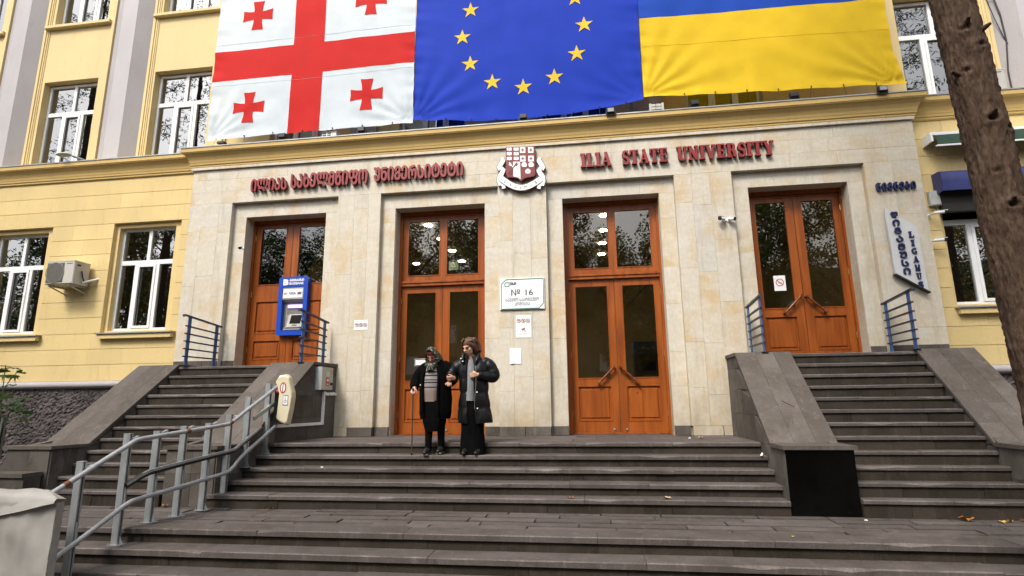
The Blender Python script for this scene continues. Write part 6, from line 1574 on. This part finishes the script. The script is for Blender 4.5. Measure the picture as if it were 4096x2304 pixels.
# ================================================================ trees and plants
def m_bark():
    m, nt, p = new_mat('bark'); a = pos_noise(nt, 30, 7, (1, 1, .28), 0, .7); b = pos_noise(nt, 9, 5, (1, 1, .4))
    c = ramp(nt, a, [(.30, (.030, .018, .013)), (.44, (.060, .038, .026)), (.60, (.100, .066, .047)), (.78, (.145, .11, .085))]); c = mixc(nt, ramp(nt, b, [(.45, 0), (.7, .6)]), c, (.040, .022, .015))
    nt.links.new(c, p.inputs['Base Color']); p.inputs['Roughness'].default_value = .9; p.inputs['Specular IOR Level'].default_value = .15; bump(nt, p, a, .9, .02); return m
M['bark'] = m_bark()
def m_leaf(name, cols):
    m, nt, p = new_mat(name); out = nt.nodes['Material Output']
    c = ramp(nt, pos_noise(nt, 1.3, 5, (1, 1, 1), 0, .75), [(.25+.5*i/(len(cols)-1), q) for i, q in enumerate(cols)])
    nt.links.new(c, p.inputs['Base Color']); p.inputs['Roughness'].default_value = .5; tl = nt.nodes.new('ShaderNodeBsdfTranslucent'); nt.links.new(c, tl.inputs['Color'])
    mx = nt.nodes.new('ShaderNodeMixShader'); mx.inputs[0].default_value = .3; nt.links.new(p.outputs[0], mx.inputs[1]); nt.links.new(tl.outputs[0], mx.inputs[2]); nt.links.new(mx.outputs[0], out.inputs['Surface']); return m
M['leafg'] = m_leaf('green_leaves', [(.045, .075, .016), (.09, .13, .03), (.17, .165, .035)]); M['leaft'] = m_leaf('autumn_leaves', [(.09, .095, .02), (.20, .165, .035), (.30, .20, .04)]); M['needle'] = m_leaf('pine_needles', [(.014, .028, .012), (.028, .05, .018), (.04, .06, .02)]); M['figl'] = m_leaf('shrub_leaves', [(.02, .055, .022), (.04, .095, .022), (.09, .16, .025)])
def trunk_mesh(mb, pts, rs, n=56, m=200, rough=.022, seed=0, knots=()):
    P = [Vector(p) for p in pts]; V = []
    for j in range(m+1):
        t = j/m*(len(P)-1); a = int(min(t, len(P)-2)); q = t-a; c = P[a].lerp(P[a+1], q); rr = rs[a]+(rs[a+1]-rs[a])*q
        for i in range(n):
            an = 2*math.pi*i/n; dx, dy = math.cos(an), math.sin(an); w_ = noise.noise((dx*2+seed, dy*2, c.z*1.1)); h = rough*(1.5*abs(noise.noise((dx*6.5+seed, dy*6.5, c.z*2.6+w_)))+1.1*abs(noise.noise((dx*13+seed, dy*13, c.z*6.5)))+.9*noise.noise((dx*26, dy*26, c.z*22))-.35)
            for (ka, kz, ks) in knots:
                d2 = ((an-ka+math.pi) % (2*math.pi)-math.pi)**2*rr*rr*1.0+(c.z-kz)**2*2.2; e = math.sqrt(d2)
                h += ks*math.exp(-(e/.075)**2)*1.0-ks*2.2*math.exp(-(e/.030)**2)
            V.append((c.x+dx*(rr+h), c.y+dy*(rr+h), c.z))
    mb.add(V, [(j*n+i, j*n+(i+1) % n, (j+1)*n+(i+1) % n, (j+1)*n+i) for j in range(m) for i in range(n)], 0, True)
ft = T('pine_tree', 'tall conifer with thick rough brown trunk, closest thing at the right edge', 'tree', (4.33, -5, -1.4))
random.seed(3); mb = MB()
kn = [(4.55, 2.62, .030), (4.50, 1.93, .030), (4.3, 3.40, .018), (5.0, 3.25, .016), (4.0, 3.05, .014), (5.4, 2.55, .02), (4.9, 3.9, .02), (4.2, 2.2, .01)]
trunk_mesh(mb, [(4.34, -5, -1.42), (4.275, -5, .6), (4.205, -5, 2.4), (4.125, -5, 4.2), (4.02, -5, 7), (3.95, -5, 11), (3.9, -5, 15)], [.19, .158, .145, .135, .125, .10, .04], 110, 1000, .0125, 1, kn); mb.build('trunk', M['bark'], ft)
for an, z, L in ((4.6, 2.62, .05), (4.5, 1.93, .05), (3.6, 3.0, .07), (4.45, 3.4, .06), (5.3, 3.35, .05)):
    mb = MB(); x = 4.205-(z-2.4)*.044; d = Vector((math.cos(an), math.sin(an), .25)); c = Vector((x, -5, z)); mb.tube([c+d*.12, c+d*(.145+L*.5), c+d*(.15+L)], [.026, .018, .010], 8); mb.build('branch_stub', M['bark'], ft)
mb = MB(); br = MB()
for k in range(46):                                          # drooping branches with needle sprays, above the picture
    z = rng(7.6, 14.5); an = rng(0, 6.28); L = (15.5-z)*.33+.7; c = Vector((3.97, -5, z)); d = Vector((math.cos(an), math.sin(an), -.12)); br.tube([c, c+d*L*.5+Vector((0, 0, .1)), c+d*L], [.035, .022, .008], 6)
    for q in range(46):
        p = c+d*L*rng(.18, 1.0)+Vector((rng(-.3, .3), rng(-.3, .3), rng(-.35, .15)))
        for w in range(3):
            e = Vector((rng(-1, 1), rng(-1, 1), rng(-1, .5))).normalized()*rng(.12, .26); s = e.cross(Vector((rng(-1, 1), rng(-1, 1), rng(-1, 1)))).normalized()*.022; mb.add([p, p+e*.5+s, p+e, p+e*.5-s], [(0, 1, 2, 3)])
br.build('branches', M['bark'], ft); tag(mb.build('crown', M['needle'], ft), kind=None)
# street trees behind the viewer, seen in the window glass
def crown_mesh(seed, m, R=3.2, H=4.2, n=5200, leaf=.17, mats=('leafg',)):
    random.seed(seed); mb = MB(); leaf = .15; cl = [(Vector((rng(-R, R), rng(-R, R), rng(-H*.6, H))), rng(.7, 1.5)) for _ in range(46)]
    cl = [(c, r) for c, r in cl if (c.x/R)**2+(c.y/R)**2+(c.z/H)**2 < 1.05]
    for _ in range(n):
        c, r = random.choice(cl); v = Vector((random.gauss(0, 1), random.gauss(0, 1), random.gauss(0, 1))).normalized()*r*rng(.5, 1.05); p = c+v
        e = Vector((rng(-1, 1), rng(-1, 1), rng(-1, .4))).normalized()*leaf*rng(.7, 1.3); s = e.cross(Vector((rng(-1, 1), rng(-1, 1), rng(-1, 1)))).normalized()*leaf*.38; mb.add([p-e*.5, p+s, p+e*.5, p-s], [(0, 1, 2, 3)])
    return mb
def make_tree(seed, mat, R, H, zc, n):
    t = T('street_tree', 'leafy street tree standing across the pavement behind the camera', 'tree', (0, 0, 0), 'street trees reflected in the windows')
    mb = crown_mesh(seed, mat, R, H, n)
    for i in range(len(mb.v)): mb.v[i] = mb.v[i]+Vector((0, 0, zc))
    mb.build('crown', M[mat], t); mb = MB(); random.seed(seed+50)
    mb.tube([(0, 0, -.1), (.05, .02, 2), (-.1, .05, zc-1)], [.22, .17, .13], 12)
    for k in range(7): a = rng(0, 6.28); mb.tube([(-.05, .03, zc-2+.2*k), (math.cos(a)*R*.35, math.sin(a)*R*.35, zc-.6+.3*k), (math.cos(a)*R*.75, math.sin(a)*R*.75, zc+.5+.35*k)], [.09, .06, .02], 7)
    mb.build('trunk', M['bark'], t); return t
trees = [make_tree(1, 'leaft', 4.0, 6.5, 8.8, 18000), make_tree(2, 'leafg', 3.8, 7.0, 9.4, 18000), make_tree(3, 'leaft', 3.7, 5.5, 7.4, 16000)]
spots = [(-9, -19, 0), (-3.5, -22, 1), (2.5, -20, 0), (8.5, -21.5, 1), (14, -19, 2), (-15, -21, 1), (-21, -19, 2), (20, -22, 0), (-6, -28, 1), (0, -29, 0), (6, -28.5, 2), (12, -29, 1), (-13, -29, 2), (-28, -24, 0), (27, -24, 1), (-33, -20, 1), (-38, -24, 2), (-25, -18, 0), (33, -21, 0)]
used = set()
for i, (x, y, k) in enumerate(spots):
    if k not in used: o = trees[k]; used.add(k); kids = []
    else:
        s = trees[k]; o = s.copy(); COL.objects.link(o)
        for c in s.children: q = c.copy(); COL.objects.link(q); q.parent = o
    row = 'nearer' if y > -23 else 'farther'; k2 = sorted([q[0] for q in spots if (q[1] > -23) == (y > -23)]).index(x)
    o['label'] = '%s street tree behind the viewer, %s from the left in the %s row' % (('yellowing', 'green', 'small yellowing')[k], ('first', 'second', 'third', 'fourth', 'fifth', 'sixth', 'seventh', 'eighth', 'ninth', 'tenth', 'eleventh', 'twelfth')[k2], row)
    o.location = (x, y, -1.4); o.rotation_euler = (0, 0, i*1.7); sc = 1+.12*math.sin(i*2.3); o.scale = (sc, sc, sc)
# conifers beside the viewer, mirrored in the upper windows
def conifer(x, y, h, lab):
    t = T('pine_tree', lab, 'tree', (x, y, -1.4)); b = MB(); mb = MB(); b.tube([(x, y, -1.45), (x+.1, y, h*.5), (x, y, h)], [.22, .15, .03], 12); b.build('trunk', M['bark'], t)
    for k in range(60):
        z = 3.5+(h-3.5)*k/60; an = k*2.4; L = (h+1-z)*.26+.6; c = Vector((x, y, z)); d = Vector((math.cos(an), math.sin(an), -.15))
        for q in range(64):
            p = c+d*L*rng(.12, 1.0)+Vector((rng(-.3, .3), rng(-.3, .3), rng(-.4, .15)))
            for w in range(3):
                e = Vector((rng(-1, 1), rng(-1, 1), rng(-1, .5))).normalized()*rng(.10, .24); s = e.cross(Vector((rng(-1, 1), rng(-1, 1), rng(-1, 1)))).normalized()*.02; mb.add([p, p+e*.5+s, p+e, p+e*.5-s], [(0, 1, 2, 3)])
    mb.build('crown', M['needle'], t)
random.seed(8)
conifer(-23.5, -11.5, 24, 'very tall dark conifer at the far left end, outside the picture'); conifer(-17.5, -11.5, 21, 'tall dark conifer second from the left end, outside the picture'); conifer(-12.5, -13, 17, 'dark conifer left of the viewer, outside the picture'); conifer(13.5, -10.5, 18, 'tall dark conifer right of the viewer, outside the picture')
SBD = T('street_building', 'tan apartment block across the street behind the viewer', 'building', (0, -46, -1.4))
MB().box(-45, 45, -52, -46, -1.4, 13).build('wall', simple('tan_wall', (.22, .175, .105), .8, .15, .5), SBD)
for i in range(22):
    for j in range(4): cube_piece('window', -42+i*4, -40.6+i*4, -46.02, -45.94, .2+j*3.2, 2.0+j*3.2, M['dark'] if (i*7+j*3) % 5 else M['pvc'], SBD)
# leafy sprigs at the left edge
SP = T('leafy_shrub', 'green leafy sprigs reaching in from the left edge, before the roughcast plinth', 'shrub', (-9.0, -.7, -.45)); random.seed(12)
st = MB(); stems = [((-9.1, -.8, -.45), (-9.05, -.95, .7), (-8.75, -1.0, 1.16)), ((-9.1, -.8, -.45), (-9.1, -.9, .9), (-9.0, -1.0, 1.28)), ((-9.15, -.8, -.45), (-8.9, -.95, .35), (-8.55, -1.0, .70)), ((-9.15, -.8, -.45), (-8.8, -.9, .15), (-8.35, -1.0, .44)), ((-9.2, -.8, -.45), (-9.2, -.95, .4), (-9.0, -1.0, .75))]
for s in stems: st.tube(smooth_path([Vector(q) for q in s], 6), .007, 6)
st.build('stem', M['leafg'], SP)
def palm_leaf(c, r, az, tl):
    mb = MB(); ring = [Vector((0, 0, 0))]
    for k in range(5):
        a = R_(-70+35*k)
        for da, rr in ((-.19, .5), (0, 1.0-.12*abs(k-2)), (.19, .5)): ring.append(Vector((math.sin(a+da)*rr*r, math.cos(a+da)*rr*r, -.18*rr*rr*r+rng(-.02, .02))))
    rot = Matrix.Rotation(az, 3, 'Z') @ Matrix.Rotation(tl, 3, 'X')
    mb.add([Vector(c)+rot@q for q in ring], [(0,)+tuple(range(1, 16))], 0, True); return mb.build('leaf', M['figl'], SP)
for s in stems:
    P_ = smooth_path([Vector(q) for q in s], 6)
    for k in range(5): q = P_[min(len(P_)-1, 8+k)]; palm_leaf(q+Vector((rng(-.05, .05), rng(-.06, .06), rng(-.05, .05))), rng(.13, .23), rng(2.0, 5.2), rng(-.9, .6))
